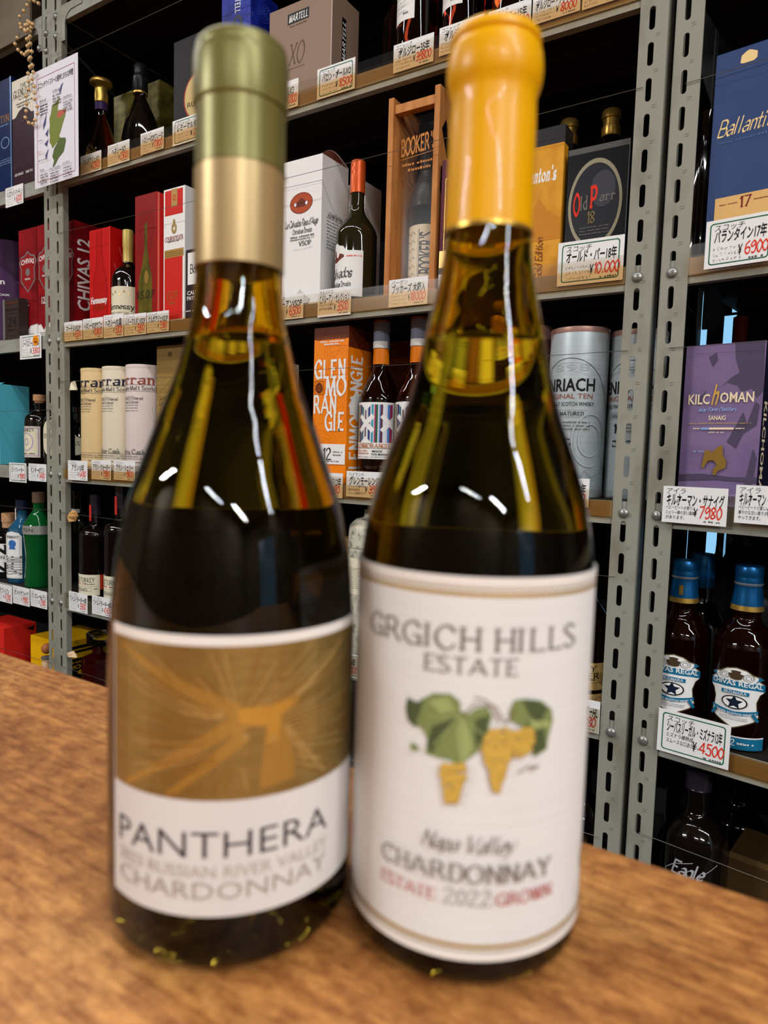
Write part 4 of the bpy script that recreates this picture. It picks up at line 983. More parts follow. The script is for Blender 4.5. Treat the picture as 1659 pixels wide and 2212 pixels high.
m = MB(); m.box(-w + 0.0112, w - 0.0112, 0.0, CD - 0.0082, 0.0, 0.010, oak); m.build('base_board', cr_)
e = empty('whiskey_bottle', world('M', (sl + sr) / 2 + 0.002, 0.012 + 0.0573, shelf_z(2) + 0.0112), 0, 'dark whiskey bottle with black wax neck and cream label, standing inside the oak crate', 'bottle')
BR, BH = 0.032, CH * 0.80
m = MB(); m.lathe([(r * BR, z * BH) for r, z in smooth_prof([(0.92, 0), (1, 0.02), (1, 0.5), (0.97, 0.58), (0.78, 0.68), (0.48, 0.76), (0.42, 0.80), (0.4, 0.93)], 4) + [(0.0005, 0.93)]], dark_glass, 28); m.build('bottle_body', e)
m = MB(); m.lathe([(r * BR, z * BH) for r, z in smooth_prof([(1.0, 0.545), (1.0, 0.58), (0.82, 0.675), (0.53, 0.76), (0.47, 0.80), (0.5, 0.86), (0.5, 0.99), (0.45, 1.0)], 4) + [(0.0005, 1.0)]], mat('charcoal wax', (62, 56, 54), 0.3), 28); m.build('wax_seal', e)
m = MB(); F = roundf(m, BR, 0.012, BH * 0.42, -62, 60, 0.0004); F.rect(0, 0, 1, 1, mat('parchment label', (226, 210, 176), 0.6)); F.text("BOOKER'S", 0.78, 0.52, 0.23, mat('sepia lettering', (52, 46, 40), 0.6), 0.72, 'slab', rot=1); F.line([(0.52, 0.08), (0.52, 0.92)], 0.0005, ink_soft); F.line([(0.56, 0.08), (0.56, 0.92)], 0.0012, ink_soft)
for k in range(6): F.line([(0.12, 0.14 + 0.14 * k), (0.2, 0.18 + 0.14 * k), (0.28, 0.13 + 0.14 * k), (0.36, 0.19 + 0.14 * k), (0.44, 0.15 + 0.14 * k)], 0.0007, ink_soft)
m.build('label', e)
# purple carton beside the crate, gold carton, black gift carton
c = Carton('whisky_carton', 'textured purple carton with a thin gold frame, squeezed beside the oak crate', 'M', 2, -0.0 + 0.012, 956, 1012, 346, 0.09, noisy('purple velvet carton', (104, 46, 62), (78, 30, 48), (260, 260, 260), 0.6, 0, 0.3, 0.7), hgt=None)
c.F.frame(0.16, 0.15, 0.9, 0.85, 0.0009, gold); c.F.rect(0, 0, 0.3, 0.15, white); c.F.rect(0, 0.15, 0.4, 0.3, gold_pale); c.F.rect(0, 0.12, 0.3, 0.17, deep_green)
c.done()
ygold = noisy('mustard gold carton', (222, 156, 40), (206, 138, 30), (40, 40, 25), 0.45); 
c = Carton('bourbon_carton', 'mustard gold carton with white script, right of the yellow capsule', 'M', 2, 0.03, 1098, 1219, 332, 0.02, ygold, ptr=322)
c.F.text("Blanton's", 0.58, 0.79, 0.10, white, 0.62, 'heavyit'); c.F.line([(0.3, 0.74), (0.88, 0.745)], 0.0007, white); c.F.poly([(0.1, 0.5), (0.45, 0.5), (0.6, 0.62), (0.75, 0.52), (1, 0.45), (1, 0.3), (0.1, 0.3)], mat('deep gold print', (200, 128, 30), 0.45)); c.F.text('Gold Edition', 0.64, 0.17, 0.055, mat('bronze print', (130, 74, 24), 0.5), 0.32, 'script', rot=1)
c.done()
c = Carton('bourbon_carton', 'charcoal carton rising behind the mustard gold carton', 'M', 2, 0.056, 1110, 1222, 292, 0.04, mat('charcoal carton', (36, 34, 38), 0.45, spec=0.25), ptr=283); c.done()
c = Carton('whisky_carton', 'glossy black carton with a large oval medallion and two red capitals', 'M', 2, 0.03, 1229, 1364, 326, 0.09, mat('gloss black carton', (15, 15, 18), 0.3, spec=0.25), ptr=281)
F = c.F; F.rect(0, 0.955, 1, 1.0, mat('grey film strip', (86, 86, 82), 0.35)); F.rect(0.985, 0, 1, 1, mat('film edge', (90, 92, 96), 0.25)); o = c.done()
m = MB(); F = front(m, c.w, c.h); F.ell(0.475, 0.555, 0.44, 0.345, mat('medallion rim', (142, 134, 108), 0.4, 0.3), 44); F.ell(0.475, 0.555, 0.395, 0.31, mat('medallion face', (32, 32, 38), 0.4, spec=0.25), 44)
F.ell(0.60, 0.66, 0.2, 0.14, mat('medallion portrait', (62, 62, 70), 0.5), 20); F.text('O', 0.18, 0.565, 0.15, red_ink, 0.115, 'slab'); F.text('P', 0.46, 0.605, 0.15, red_ink, 0.12, 'slab'); gr = mat('medallion lettering', (112, 110, 104), 0.5)
F.text('ld', 0.30, 0.57, 0.10, gr, 0.12, 'serif'); F.text('arr', 0.68, 0.60, 0.07, gr, 0.26, 'serif'); F.text('18', 0.43, 0.45, 0.085, mat('bronze numerals', (120, 104, 66), 0.5), 0.13, 'serif')
for k in range(3): F.fine(0.25, 0.37 - 0.025 * k, 0.72, 0.009, gr, k)
tag(m.build('medallion', o), 'oval medallion')
for px, tp, nm in ((1229, 262, 'dark bottle behind the mustard gold carton, only its brass stopper showing'), (1320, 240, 'dark bottle behind the gloss black carton, only its brass stopper showing')):
    B = Bottle('whisky_bottle', nm, 'M', 2, 0.15, px, tp + 30, 0.036, tp, [(0.95, 0), (1, 0.03), (1, 0.62), (0.4, 0.76), (0.38, 0.88), (0.0005, 0.88)], dark_glass)
    B.part('stopper', [(0.42, 0.86), (0.45, 0.87), (0.45, 0.91), (0.38, 0.915), (0.38, 0.95), (0.46, 0.955), (0.46, 0.99), (0.4, 1.0), (0.0005, 1.0)], gold)

# ------------------------------------------------------------------ third row of the middle unit
class Tube:
    def __init__(s, name, label, unit, row, t, pl, pr, top, m, cat='tube', group=None, rim=None, a0=-80, a1=80, py=None):
        sL, zt = loc(unit, pl, py or top, t + 0.04); sR, _ = loc(unit, pr, py or top, t + 0.04)
        R = (sR - sL) / 2 * 0.955; zt = loc(unit, (pl + pr) / 2, top, t + 0.01)[1]
        z0 = shelf_z(row) + 0.0004; s.h = zt - z0; s.R = R
        s.e = empty(name, world(unit, (sL + sR) / 2, t + R, z0), turn(unit), label, cat, group)
        mb = MB(); mb.lathe([(R * 0.97, 0), (R, 0.003), (R, s.h - 0.004), (R, s.h - 0.001), (R * 0.97, s.h), (R * 0.95, s.h - 0.003), (0.0005, s.h - 0.003)], m, 40)
        s.F = roundf(mb, R, 0, s.h, a0, a1, 0.0003); s.mb = mb; s.rim = rim
    def done(s):
        o = s.mb.build('tube_body', s.e)
        if s.rim:
            m = MB(); m.lathe([(s.R * 1.004, s.h - 0.008), (s.R * 1.012, s.h - 0.007), (s.R * 1.012, s.h), (s.R * 0.99, s.h + 0.001), (s.R * 0.97, s.h - 0.001)], s.rim, 40); m.build('rim', s.e)
        return s.e
def arran(label, pl, pr, top, m, ink1, cask):
    T = Tube('whisky_tube', label, 'M', 3, 0.02, pl, pr, top, m, a0=-60, a1=100, group='pale tubes in a row')
    F = T.F
    F.text('arran', 0.46, 0.865, 0.085, ink1, 0.80, 'serif'); F.line([(0, 0.815), (1, 0.815)], 0.0007, ink_soft); F.text('Single Malt Scotch', 0.5, 0.785, 0.035, ink_soft, 0.86, 'serif'); F.line([(0, 0.755), (1, 0.755)], 0.0007, ink_soft)
    F.text('Non-Chill Filtered', 0.36, 0.69, 0.026, ink_soft, 0.58, 'serif'); F.text('Natural Colour', 0.34, 0.655, 0.026, ink_soft, 0.46, 'serif')
    for k in range(3): F.fine(0.08, 0.62 - 0.025 * k, 0.55, 0.008, ink_soft, k)
    for k in range(4): F.line([(0.98 - 0.05 * k + 0.02 * math.sin(t), 0.46 + 0.035 * t * 0.9) for t in range(6)], 0.0005, ink_soft)
    if cask: F.text(cask, 0.36, 0.19, 0.042, ink_soft, 0.66, 'serif'); F.line([(0, 0.165), (1, 0.165)], 0.0006, ink_soft)
    else: F.line([(0, 0.165), (1, 0.165)], 0.0006, ink_soft)
    F.fine(0.05, 0.14, 0.9, 0.009, ink_soft, 5); F.fine(0.05, 0.12, 0.8, 0.009, ink_soft, 6); F.fine(0.5, 0.085, 0.8, 0.012, ink_soft, 7)
    T.rim = m; return T.done()
navy = mat('navy lettering', (32, 36, 60), 0.5); rust_t = mat('rust lettering', (150, 78, 62), 0.5)
arran('straw-coloured whisky tube, first of the three pale tubes', 187, 234, 795, mat('straw tube', (236, 206, 152), 0.5), navy, None)
arran('ivory whisky tube, middle of the three pale tubes', 232.5, 283, 791, mat('ivory tube', (238, 226, 200), 0.5), navy, 'Quarter Cask')
arran('rosy white whisky tube, third of the three pale tubes', 282, 338, 787, mat('rosy white tube', (236, 220, 214), 0.5), rust_t, 'Sherry Cask')
B = Bottle('gin_bottle', 'black apothecary bottle with a pointed white label, behind the straw tube', 'M', 3, 0.12, 172, 930, 0.042, 880, [(0.95, 0), (1, 0.03), (1, 0.62), (0.9, 0.68), (0.4, 0.74), (0.38, 0.9), (0.46, 0.91), (0.46, 1), (0.0005, 1)], dark_glass)
def hd(F): F.text('HENDRICKS', 0.5, 0.55, 0.14, ink, 0.8, 'serif'); F.text('GIN', 0.5, 0.3, 0.12, ink, 0.3, 'serif')
mb = MB(); F = roundf(mb, B.R, B.h * 0.15, B.h * 0.58, -65, 70, 0.0004); F.poly([(0.5, 0), (1, 0.15), (1, 0.72), (0.5, 1), (0, 0.72), (0, 0.15)], cream); hd(F); mb.build('label', B.e)
kh = noisy('khaki gold carton', (168, 138, 76), (152, 122, 62), (8, 8, 400), 0.4, 0.25)
c = Carton('whisky_carton', 'khaki gold carton standing behind the rosy white tube, under the shelf lip', 'M', 3, 0.05, 339, 420, 748, 0.085, kh, ptr=742)
F = c.F; F.ell(0.36, 0.93, 0.06, 0.02, mat('dark khaki print', (92, 72, 36), 0.5)); F.text('GOLD LABEL', 0.42, 0.60, 0.05, mat('dark khaki print'), 0.7, 'serif', tilt=0.3); F.text('RESERVE', 0.46, 0.54, 0.045, mat('dark khaki print'), 0.56, 'thin', tilt=0.3)
F.line([(0.0, 0.62), (0.6, 0.80)], 0.002, gold_pale); F.line([(0, 0.36), (0.6, 0.52)], 0.002, gold_pale)
for k in range(12): F.held = k > 0; F.line([(0, 0.985 - 0.009 * k), (1, 0.985 - 0.009 * k)], 0.0006, mat('dark khaki print'))
c.done()
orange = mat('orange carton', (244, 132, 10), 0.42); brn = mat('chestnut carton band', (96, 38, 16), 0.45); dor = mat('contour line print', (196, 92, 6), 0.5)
def contours(F, seed):
    rnd = random.Random(seed); F.n += 1; F.held = True
    for q in range(3):
        bx, by = rnd.uniform(0.2, 0.8), (0.22, 0.8, 0.5)[q]
        for k in range(5):
            P = []
            for t in range(25):
                a = 2 * PI * t / 24; r = 0.05 + 0.035 * k
                x = bx + (r * 2.2 + 0.06 * math.sin(3 * a + q)) * math.cos(a); y = by + (r * 0.8 + 0.02 * math.sin(2 * a + k)) * math.sin(a)
                P.append((min(max(x, 0.01), 0.99), min(max(y, 0.14 if q == 0 else 0.02), 0.88)))
            F.line(P, 0.0005, dor)
    F.held = False
c = Carton('whisky_carton', 'bright orange carton with four stacked lines of large white lettering', 'M', 3, 0.02, 680, 754, 710, 0.082, orange, ptr=706)
F = c.F; contours(F, 1); F.rect(0, 0.925, 1, 1, brn); F.text('GLENMORANGIE', 0.5, 0.935, 0.026, mat('dim lettering', (134, 74, 44), 0.5), 0.86, 'serif'); F.fine(0.18, 0.905, 0.85, 0.011, white, 1); F.fine(0.3, 0.888, 0.7, 0.011, white, 2)
F.text('GLEN', 0.48, 0.735, 0.105, white, 0.92, 'heavy'); F.text('MO', 0.67, 0.625, 0.105, white, 0.62, 'heavy'); F.text('RAN', 0.36, 0.51, 0.105, white, 0.68, 'heavy'); F.text('GIE', 0.64, 0.40, 0.105, white, 0.56, 'heavy')
F.frame(0.05, 0.575, 0.30, 0.66, 0.0008, brn); F.ell(0.175, 0.617, 0.10, 0.034, brn, hole=0.5); F.ell(0.175, 0.617, 0.03, 0.011, brn)
F.rect(0.26, 0.125, 0.985, 0.255, white); F.text('12', 0.46, 0.19, 0.07, ink, 0.24, 'serif'); F.fine(0.64, 0.20, 0.9, 0.01, ink_soft, 1); F.fine(0.64, 0.18, 0.85, 0.01, ink_soft, 2); F.fine(0.4, 0.14, 0.8, 0.009, ink_soft, 3)
S = c.S; contours(S, 2); S.rect(0, 0.87, 1, 1, brn); S.text('GLENMORANGIE', 0.36, 0.42, 0.115, white, 0.80, 'heavy', rot=1); S.poly([(0.05, 0.50), (0.4, 0.62), (0.75, 0.42), (0.5, 0.38)], white)
c.done()
xs = [(90, 40, 60), (214, 180, 60), (30, 110, 70), (40, 60, 130), (226, 226, 232), (60, 170, 190), (176, 60, 110), (30, 40, 46), (90, 150, 220), (226, 226, 232)]
def xlabel(F):
    rnd = random.Random(4); x = 0.05; k = 0
    while x < 0.9:
        wd = rnd.uniform(0.02, 0.055); F.held = k > 0; cc = xs[rnd.randrange(len(xs))]
        F.rect(x, 0.29, min(x + wd, 0.93), 0.96, mat('foil stripe %d%d' % (cc[0], cc[1]), cc, 0.3, 0.3)); x += wd; k += 1
    F.held = False
    for cx_, cy_ in ((0.36, 0.63), (0.86, 0.63)):
        for s_ in (-1, 1): F.line([(cx_ - 0.13, cy_ - 0.11 * s_), (cx_ + 0.13, cy_ + 0.11 * s_)], 0.009, white)
    F.poly([(0.2, 0.97), (0.5, 0.97), (0.36, 0.85)], white); F.poly([(0.2, 0.28), (0.5, 0.28), (0.36, 0.40)], white)
    F.text('GLENMORANGIE', 0.46, 0.235, 0.07, mat('copper lettering', (190, 112, 66), 0.5), 0.86, 'serif'); F.line([(0.02, 0.19), (0.95, 0.19)], 0.0005, ink_soft); F.fine(0.1, 0.135, 0.4, 0.025, mat('copper lettering'), 1); F.fine(0.1, 0.09, 0.45, 0.025, mat('copper lettering'), 2)
    F.text('MADE', 0.62, 0.14, 0.035, ink, 0.2, 'bold'); F.text('FOR MIXING', 0.68, 0.085, 0.035, ink, 0.34, 'bold'); F.fine(0.1, 0.03, 0.9, 0.015, ink_soft, 3)
steelblue = mat('slate blue capsule', (120, 122, 142), 0.5); 
for pc, tp, nm in ((821, 694, 'whisky bottle with an X-pattern striped label, touching the orange carton'), (901, 687, 'whisky bottle with an orange neck band, mostly hidden by the yellow-capped wine bottle')):
    B = Bottle('whisky_bottle', nm, 'M', 3, 0.028, pc, 860, 0.0405, tp, smooth_prof([(0.92, 0.0), (1.0, 0.015), (1.0, 0.48), (0.96, 0.54), (0.72, 0.62), (0.46, 0.69), (0.37, 0.75), (0.36, 0.80), (0.36, 0.99)], 4) + [(0.0005, 0.99)], amber, face=18)
    B.part('neck_band', [(0.37, 0.735), (0.40, 0.735), (0.38, 0.83), (0.37, 0.83)], orange)
    B.part('capsule', [(0.385, 0.83), (0.405, 0.83), (0.395, 0.92), (0.41, 0.922), (0.41, 0.985), (0.0005, 0.985)], steelblue)
    B.part('capsule_top', [(0.405, 0.985), (0.41, 0.986), (0.405, 1.0), (0.0005, 1.0)], mat('copper capsule top', (130, 64, 40), 0.5))
    B.label(0.832, 0.872, -60, 60, white, lambda F: F.poly([(0, 0), (1, 0), (1, 0.3), (0.5, 0.9), (0, 0.8)], white), 'neck_label', 0.40)
    B.label(0.755, 0.80, -25, 5, white, None, 'neck_mark', 0.405) if False else None
    B.label(0.16, 0.50, -72, 62, white, xlabel)
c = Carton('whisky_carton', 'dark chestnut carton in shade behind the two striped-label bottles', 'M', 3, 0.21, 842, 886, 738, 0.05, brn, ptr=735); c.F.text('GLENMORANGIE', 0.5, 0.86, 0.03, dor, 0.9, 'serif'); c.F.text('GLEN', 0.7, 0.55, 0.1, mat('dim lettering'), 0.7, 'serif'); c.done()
c = Carton('whisky_carton', 'low orange carton between and behind the two striped-label bottles', 'M', 3, 0.128, 846, 930, 884, 0.07, orange); c.F.rect(0.1, 0.2, 0.9, 0.5, white); c.done()
pale = mat('bone white carton', (236, 226, 200), 0.5)  # for cartons invented to give the wine bottles something bright to refract
for pl_, pr_, tp_, nm_ in ((966, 1050, 842, 'added bone white carton, a bright filler behind the glass of the yellow-capped bottle'), (432, 476, 800, 'added bone white carton, a bright filler behind the olive-capped bottle, on its left'), (548, 590, 780, 'added bone white carton, bright filler behind the olive-capped bottle, near the bright orange carton')):
    c = Carton('whisky_carton', nm_, 'M', 3, 0.03, pl_, pr_, tp_, 0.085, pale); c.F.fine(0.2, 0.8, 0.8, 0.03, ink_soft, pl_); c.F.fine(0.2, 0.3, 0.8, 0.02, ink_soft, pr_); c.done()
ice = noisy('ice blue tube', (196, 208, 212), (186, 200, 206), (2, 2, 300), 0.36, 0.25); rose_rim = mat('rose gold rim', (190, 150, 138), 0.35, 0.5)
def benriach(label, pl, pr, top, t):
    T = Tube('whisky_tube', label, 'M', 3, t, pl, pr, top, ice, rim=rose_rim, a0=-90, a1=90)
    F = T.F
    F.line([(0.5 + 0.5 * math.cos(a * PI / 24), 0.42 + 0.40 * math.sin(a * PI / 24)) for a in range(25)], 0.0008, ink); F.text('1898', 0.47, 0.765, 0.04, mat('faint lettering', (168, 180, 184), 0.5), 0.5, 'sans')
    F.text('BENRIACH', 0.42, 0.665, 0.075, ink, 0.72, 'bold'); F.text('ORIGINAL TEN', 0.46, 0.598, 0.03, rust_t, 0.6, 'sans'); F.text('SINGLE MALT SCOTCH WHISKY', 0.46, 0.552, 0.024, ink, 0.64, 'sans')
    F.text('CASK MATURED', 0.46, 0.495, 0.02, ink, 0.42, 'serif'); F.line([(0.24, 0.515), (0.7, 0.515)], 0.0004, ink_soft); F.line([(0.24, 0.475), (0.7, 0.475)], 0.0004, ink_soft); F.text('10', 0.38, 0.42, 0.05, ink, 0.11, 'serif')
    for k in range(3): F.fine(0.46, 0.44 - 0.02 * k, 0.74, 0.009, ink_soft, k)
    F.fine(0.32, 0.34, 0.54, 0.012, ink, 5); F.fine(0.32, 0.31, 0.58, 0.012, ink, 6); F.ell(0.75, 0.34, 0.2, 0.16, mat('faint lettering'), 32, 0.93); F.ell(0.75, 0.34, 0.13, 0.1, mat('faint lettering'), 32, 0.9)
    F.line([(0.5, 0.10), (0.58, 0.13), (0.66, 0.11), (0.7, 0.16), (0.78, 0.12), (0.9, 0.15)], 0.0005, ink_soft)
    return T.done()
benriach('ice blue metal whisky tube, beside the yellow-capped bottle and the double steel uprights', 1189, 1318, 707, 0.022)
benriach('second ice blue whisky tube, mostly behind the double steel uprights', 1320, 1446, 712, 0.055)
T = Tube('whisky_tube', 'rose-coloured whisky tube, only an edge showing past the yellow-capped bottle', 'M', 3, 0.05, 1080, 1192, 702, mat('dusky rose tube', (150, 104, 100), 0.4), rim=rose_rim); T.done()

# ------------------------------------------------------------------ fourth and fifth rows of the middle unit
B = Bottle('liqueur_bottle', 'deep green bottle in shade behind the left bourbon bottle', 'M', 4, 0.13, 172, 1200, 0.048, 1060, [(0.95, 0), (1, 0.03), (1, 0.66), (0.92, 0.71), (0.4, 0.75), (0.37, 0.95), (0.42, 0.96), (0.42, 1), (0.0005, 1)], deep_green)
B.label(0.76, 0.80, -60, 60, white, None, 'neck_label', 0.45)
def turkey(F):
    F.text('WILD TURKEY', 0.45, 0.74, 0.20, ink, 0.82, 'serif'); F.fine(0.1, 0.52, 0.55, 0.09, red_t, 1); F.fine(0.56, 0.52, 0.85, 0.06, ink_soft, 2); F.line([(0.05, 0.44), (0.95, 0.44)], 0.0005, ink_soft); F.text('8 YEARS', 0.40, 0.27, 0.11, ink_soft, 0.5, 'serif'); F.frame(0.2, 0.2, 0.75, 0.36, 0.0005, ink_soft); F.fine(0.82, 0.3, 0.92, 0.05, ink_soft, 3)
for pc, tp, nm in ((207, 1068, 'dark bourbon bottle with a cream label and red neck strip, beside the upright'), (262, 1046, 'second dark bourbon bottle with a cream label, half behind the olive-capped wine bottle')):
    B = Bottle('bourbon_bottle', nm, 'M', 4, 0.02, pc, 1190, 0.043, tp, smooth_prof([(0.92, 0.0), (1.0, 0.02), (1.0, 0.58), (0.96, 0.635), (0.72, 0.67), (0.40, 0.695), (0.36, 0.73), (0.30, 0.84), (0.30, 0.99)], 4) + [(0.0005, 0.99)], dark_glass, face=12)
    B.part('capsule', [(0.37, 0.80), (0.345, 0.86), (0.34, 0.995), (0.3, 1.0), (0.0005, 1.0)], mat('plum black capsule', (40, 34, 44), 0.2))
    B.label(0.745, 0.90, -28, 4, mat('scarlet strip', (220, 56, 46), 0.5), None, 'neck_strip', 0.385)
    B.label(0.035, 0.235, -62, 56, cream, turkey); B.label(0.09, 0.235, 56, 104, mat('vermilion label', (206, 62, 36), 0.5), None, 'back_label')
c = Carton('whisky_carton', 'slim tan carton glimpsed between the two wine bottles', 'M', 4, 0.075, 728, 762, 1161, 0.05, mat('tan carton', (206, 168, 122), 0.5)); c.F.rect(0.9, 0, 1, 1, mat('tan edge', (176, 136, 92), 0.5)); c.done()
white_jar = noisy('mottled white glaze', (206, 200, 180), (142, 140, 124), (70, 70, 70), 0.4, 0, 0.48, 0.66)
B = Bottle('ceramic_bottle', 'white glazed bottle with grey pattern, glimpsed between the two wine bottles', 'M', 4, 0.018, 795, 1300, 0.043, 1100, smooth_prof([(0.94, 0.0), (1.0, 0.02), (1.0, 0.82), (0.94, 0.89), (0.66, 0.935), (0.3, 0.95)], 4) + [(0.28, 0.96), (0.28, 1.0), (0.0005, 1.0)], white_jar)
def jl(F):
    F.text('OLD', 0.25, 0.88, 0.10, ink, 0.34, 'serif')
    for k in range(12): F.fine(0.08, 0.72 - 0.05 * k, 0.8, 0.014, ink_soft, k)
B.label(0.44, 0.68, -90, 40, mat('ivory tube'), jl)
B = Bottle('whisky_bottle', 'amber whisky bottle with a buff label, wedged between the vine-leaf bottle and the uprights', 'M', 4, 0.02, 1256, 1450, 0.045, 1240, smooth_prof([(0.92, 0.0), (1.0, 0.02), (1.0, 0.58), (0.94, 0.67), (0.6, 0.78), (0.42, 0.83), (0.38, 0.98)], 4) + [(0.0005, 0.99)], amber)
buff = mat('buff label', (222, 184, 112), 0.55)
def mk(F): F.text('MONKEY', 0.5, 0.80, 0.2, ink, 0.7, 'serif'); F.text('SHOULDER', 0.5, 0.53, 0.2, ink, 0.8, 'serif'); F.fine(0.2, 0.36, 0.8, 0.06, ink, 1); F.line([(0.05, 0.28), (0.95, 0.28)], 0.0005, ink_soft); F.text('THE', 0.66, 0.14, 0.12, ink_soft, 0.14, 'bold')
B.label(B.zf(1290, 1476), B.zf(1290, 1419), -60, 66, buff, mk); B.label(max(0.03, B.zf(1290, 1518)), B.zf(1290, 1484), -60, 66, buff, lambda F: (F.fine(0.4, 0.7, 0.75, 0.07, ink_soft, 1), F.fine(0.4, 0.55, 0.8, 0.07, ink_soft, 2), F.ell(0.92, 0.45, 0.07, 0.3, red_t, 16, 0.8)), 'lower_label')
B = Bottle('whisky_bottle', 'dark bottle on the lowest row between the vine-leaf bottle and the uprights', 'M', 5, 0.03, 1256, 1720, 0.042, 1640, smooth_prof([(0.92, 0), (1, 0.02), (1, 0.6), (0.7, 0.7), (0.4, 0.78), (0.38, 1.0)], 4) + [(0.0005, 1)], dark_glass)
B = Bottle('bourbon_bottle', 'dark square-shouldered decanter with a big faceted stopper, low behind the counter', 'M', 5, 0.03, 212, 1480, 0.044, 1366, [(0.96, 0), (1.0, 0.02), (1.0, 0.66), (0.93, 0.715), (0.36, 0.76), (0.30, 0.79), (0.30, 0.86), (0.0005, 0.86)], mat('dark ruby glass', (70, 14, 12), 0.03, 0, 0.6, 1.45), n=8)
B.part('stopper', [(0.3, 0.86), (0.62, 0.87), (0.70, 0.89), (0.72, 0.985), (0.66, 1.0), (0.0005, 1.0)], clear_glass, 10)
yb = mat('sunflower yellow carton', (246, 184, 12), 0.45)
c = Carton('liqueur_carton', 'sunflower yellow carton with a black badge, low behind the steel uprights', 'M', 5, 0.048, 66, 112, 1371, 0.16, yb, left=None, wide=0.155)
c.S.rect(0.10, 0.86, 0.9, 0.91, black); c.S.rect(0.10, 0.80, 0.9, 0.84, black); c.S.poly([(0.08, 0.3), (0.08, 0.68), (0.2, 0.72), (0.8, 0.72), (0.92, 0.66), (0.92, 0.3)], black)
c.S.text('NIKKA', 0.45, 0.66, 0.03, yb, 0.5, 'bold'); c.S.text('MORINGA', 0.5, 0.59, 0.05, yb, 0.74, 'slab'); c.S.ell(0.4, 0.50, 0.1, 0.04, yb, 9); c.S.ell(0.7, 0.42, 0.06, 0.03, yb, 7)
c.done()

# ------------------------------------------------------------------ left unit
c = Carton('whisky_carton', 'deep blue carton at the photo edge on the top row, left of the cream-topped one', 'L', 1, 0.02, -40, 24, 195, 0.085, mat('deep blue carton', (16, 34, 78), 0.4), ptr=182)
F = c.F; F.text('TOMATIN', 0.5, 0.66, 0.06, mat('dull gold print'), 0.84, 'serif'); F.fine(0.3, 0.60, 0.9, 0.012, mat('pale blue print', (120, 150, 190), 0.5), 1); F.ell(0.78, 0.45, 0.14, 0.05, mat('pale blue print'), hole=0.85)
for k in range(3): F.fine(0.3, 0.3 - 0.02 * k, 0.95, 0.01, mat('pale blue print'), k)
F.rect(0.96, 0, 1, 1, mat('silver carton edge', (120, 150, 190), 0.3, 0.4)); c.done()
burg = mat('burgundy carton', (52, 26, 36), 0.45)
c = Carton('whisky_carton', 'cream-topped burgundy carton with a wavy divide, partly behind the hanging map poster', 'L', 1, 0.02, 25.5, 74, 178, 0.085, burg, ptr=152)
F = c.F; F.poly([(0, 0.66), (0.15, 0.665), (0.3, 0.71), (0.5, 0.735), (0.7, 0.71), (0.85, 0.665), (1, 0.66), (1, 1), (0, 1)], mat('cream carton panel', (226, 216, 198), 0.5))
F.text('THE', 0.5, 0.93, 0.032, ink, 0.26, 'serif'); F.text('GLENLIVET', 0.5, 0.875, 0.055, ink, 0.88, 'serif'); F.line([(0, 0.835), (1, 0.835)], 0.001, burg); F.fine(0.3, 0.81, 0.8, 0.01, ink_soft, 1); F.fine(0.2, 0.77, 0.9, 0.014, ink_soft, 2); F.fine(0.25, 0.745, 0.8, 0.014, ink_soft, 3)
F.ell(0.5, 0.63, 0.09, 0.03, mat('dim mauve print', (96, 66, 76), 0.5), hole=0.7)
for k in range(4): F.fine(0.06, 0.24 - 0.016 * k, 0.9, 0.006, mat('dim mauve print'), k)
F.text('GEORGE & SMITH', 0.5, 0.14, 0.02, white, 0.8, 'serif'); c.done()
T = Tube('whisky_tin', 'lilac purple round tin at the photo edge, left of the wine red cartons', 'L', 2, 0.09, -44, 29, 514, mat('lilac purple tin', (70, 36, 78), 0.4))
T.F.text('n', 0.76, 0.62, 0.05, white, 0.05, 'bold'); T.F.text('CASK', 0.78, 0.50, 0.018, white, 0.12, 'bold'); T.done()
c = Carton('gift_box', 'low dark brown embossed box with silver edge, in front of the lilac purple tin', 'L', 2, 0.001, 5, 40, 648, 0.027, mat('umber box', (58, 46, 44), 0.45))
F = c.F; F.rect(0.02, 0, 0.14, 1, silver); F.frame(0.26, 0.08, 0.92, 0.62, 0.001, mat('umber emboss', (36, 28, 28), 0.5)); F.rect(0.2, 0.7, 1, 0.74, mat('umber emboss')); F.text('24', 0.6, 0.42, 0.2, mat('umber emboss'), 0.5, 'slab'); F.fine(0.35, 0.2, 0.8, 0.05, mat('umber emboss'), 1); F.fine(0.3, 0.86, 0.95, 0.05, mat('brown emblem'), 2); c.done()
c = Carton('gin_carton', 'plain cyan carton at the photo edge on the middle row', 'L', 3, 0.02, -50, -2, 832, 0.09, mat('cyan carton', (96, 204, 224), 0.45))
c.S.line([(0.0, 0.68), (0.98, 0.45)], 0.0006, mat('cyan fold', (50, 140, 160), 0.5)); o = c.done()
m = MB(); w_ = c.w / 2; m.add([(-w_, 0.004, c.h), (w_, 0.004, c.h), (w_ * 0.6, 0.03, c.h + 0.008), (-w_, 0.03, c.h + 0.009)], [(0, 1, 2, 3)], mat('cyan carton')); m.build('lid_flap', o)
def apoth(pc, nm, lab, t, tp):
    B = Bottle('gin_bottle', nm, 'L', 3, t, pc, 930, 0.040, tp, smooth_prof([(0.92, 0), (1, 0.02), (1, 0.62), (0.9, 0.70), (0.55, 0.755), (0.32, 0.775), (0.30, 0.80), (0.30, 0.845)], 3) + [(0.38, 0.85), (0.38, 0.885), (0.0005, 0.885)], dark_glass)
    B.part('cork', [(0.32, 0.885), (0.32, 0.91), (0.42, 0.912), (0.42, 0.995), (0.4, 1.0), (0.0005, 1.0)], cork_m); lab(B); return B
lil = mat('lilac print', (176, 156, 190), 0.5)
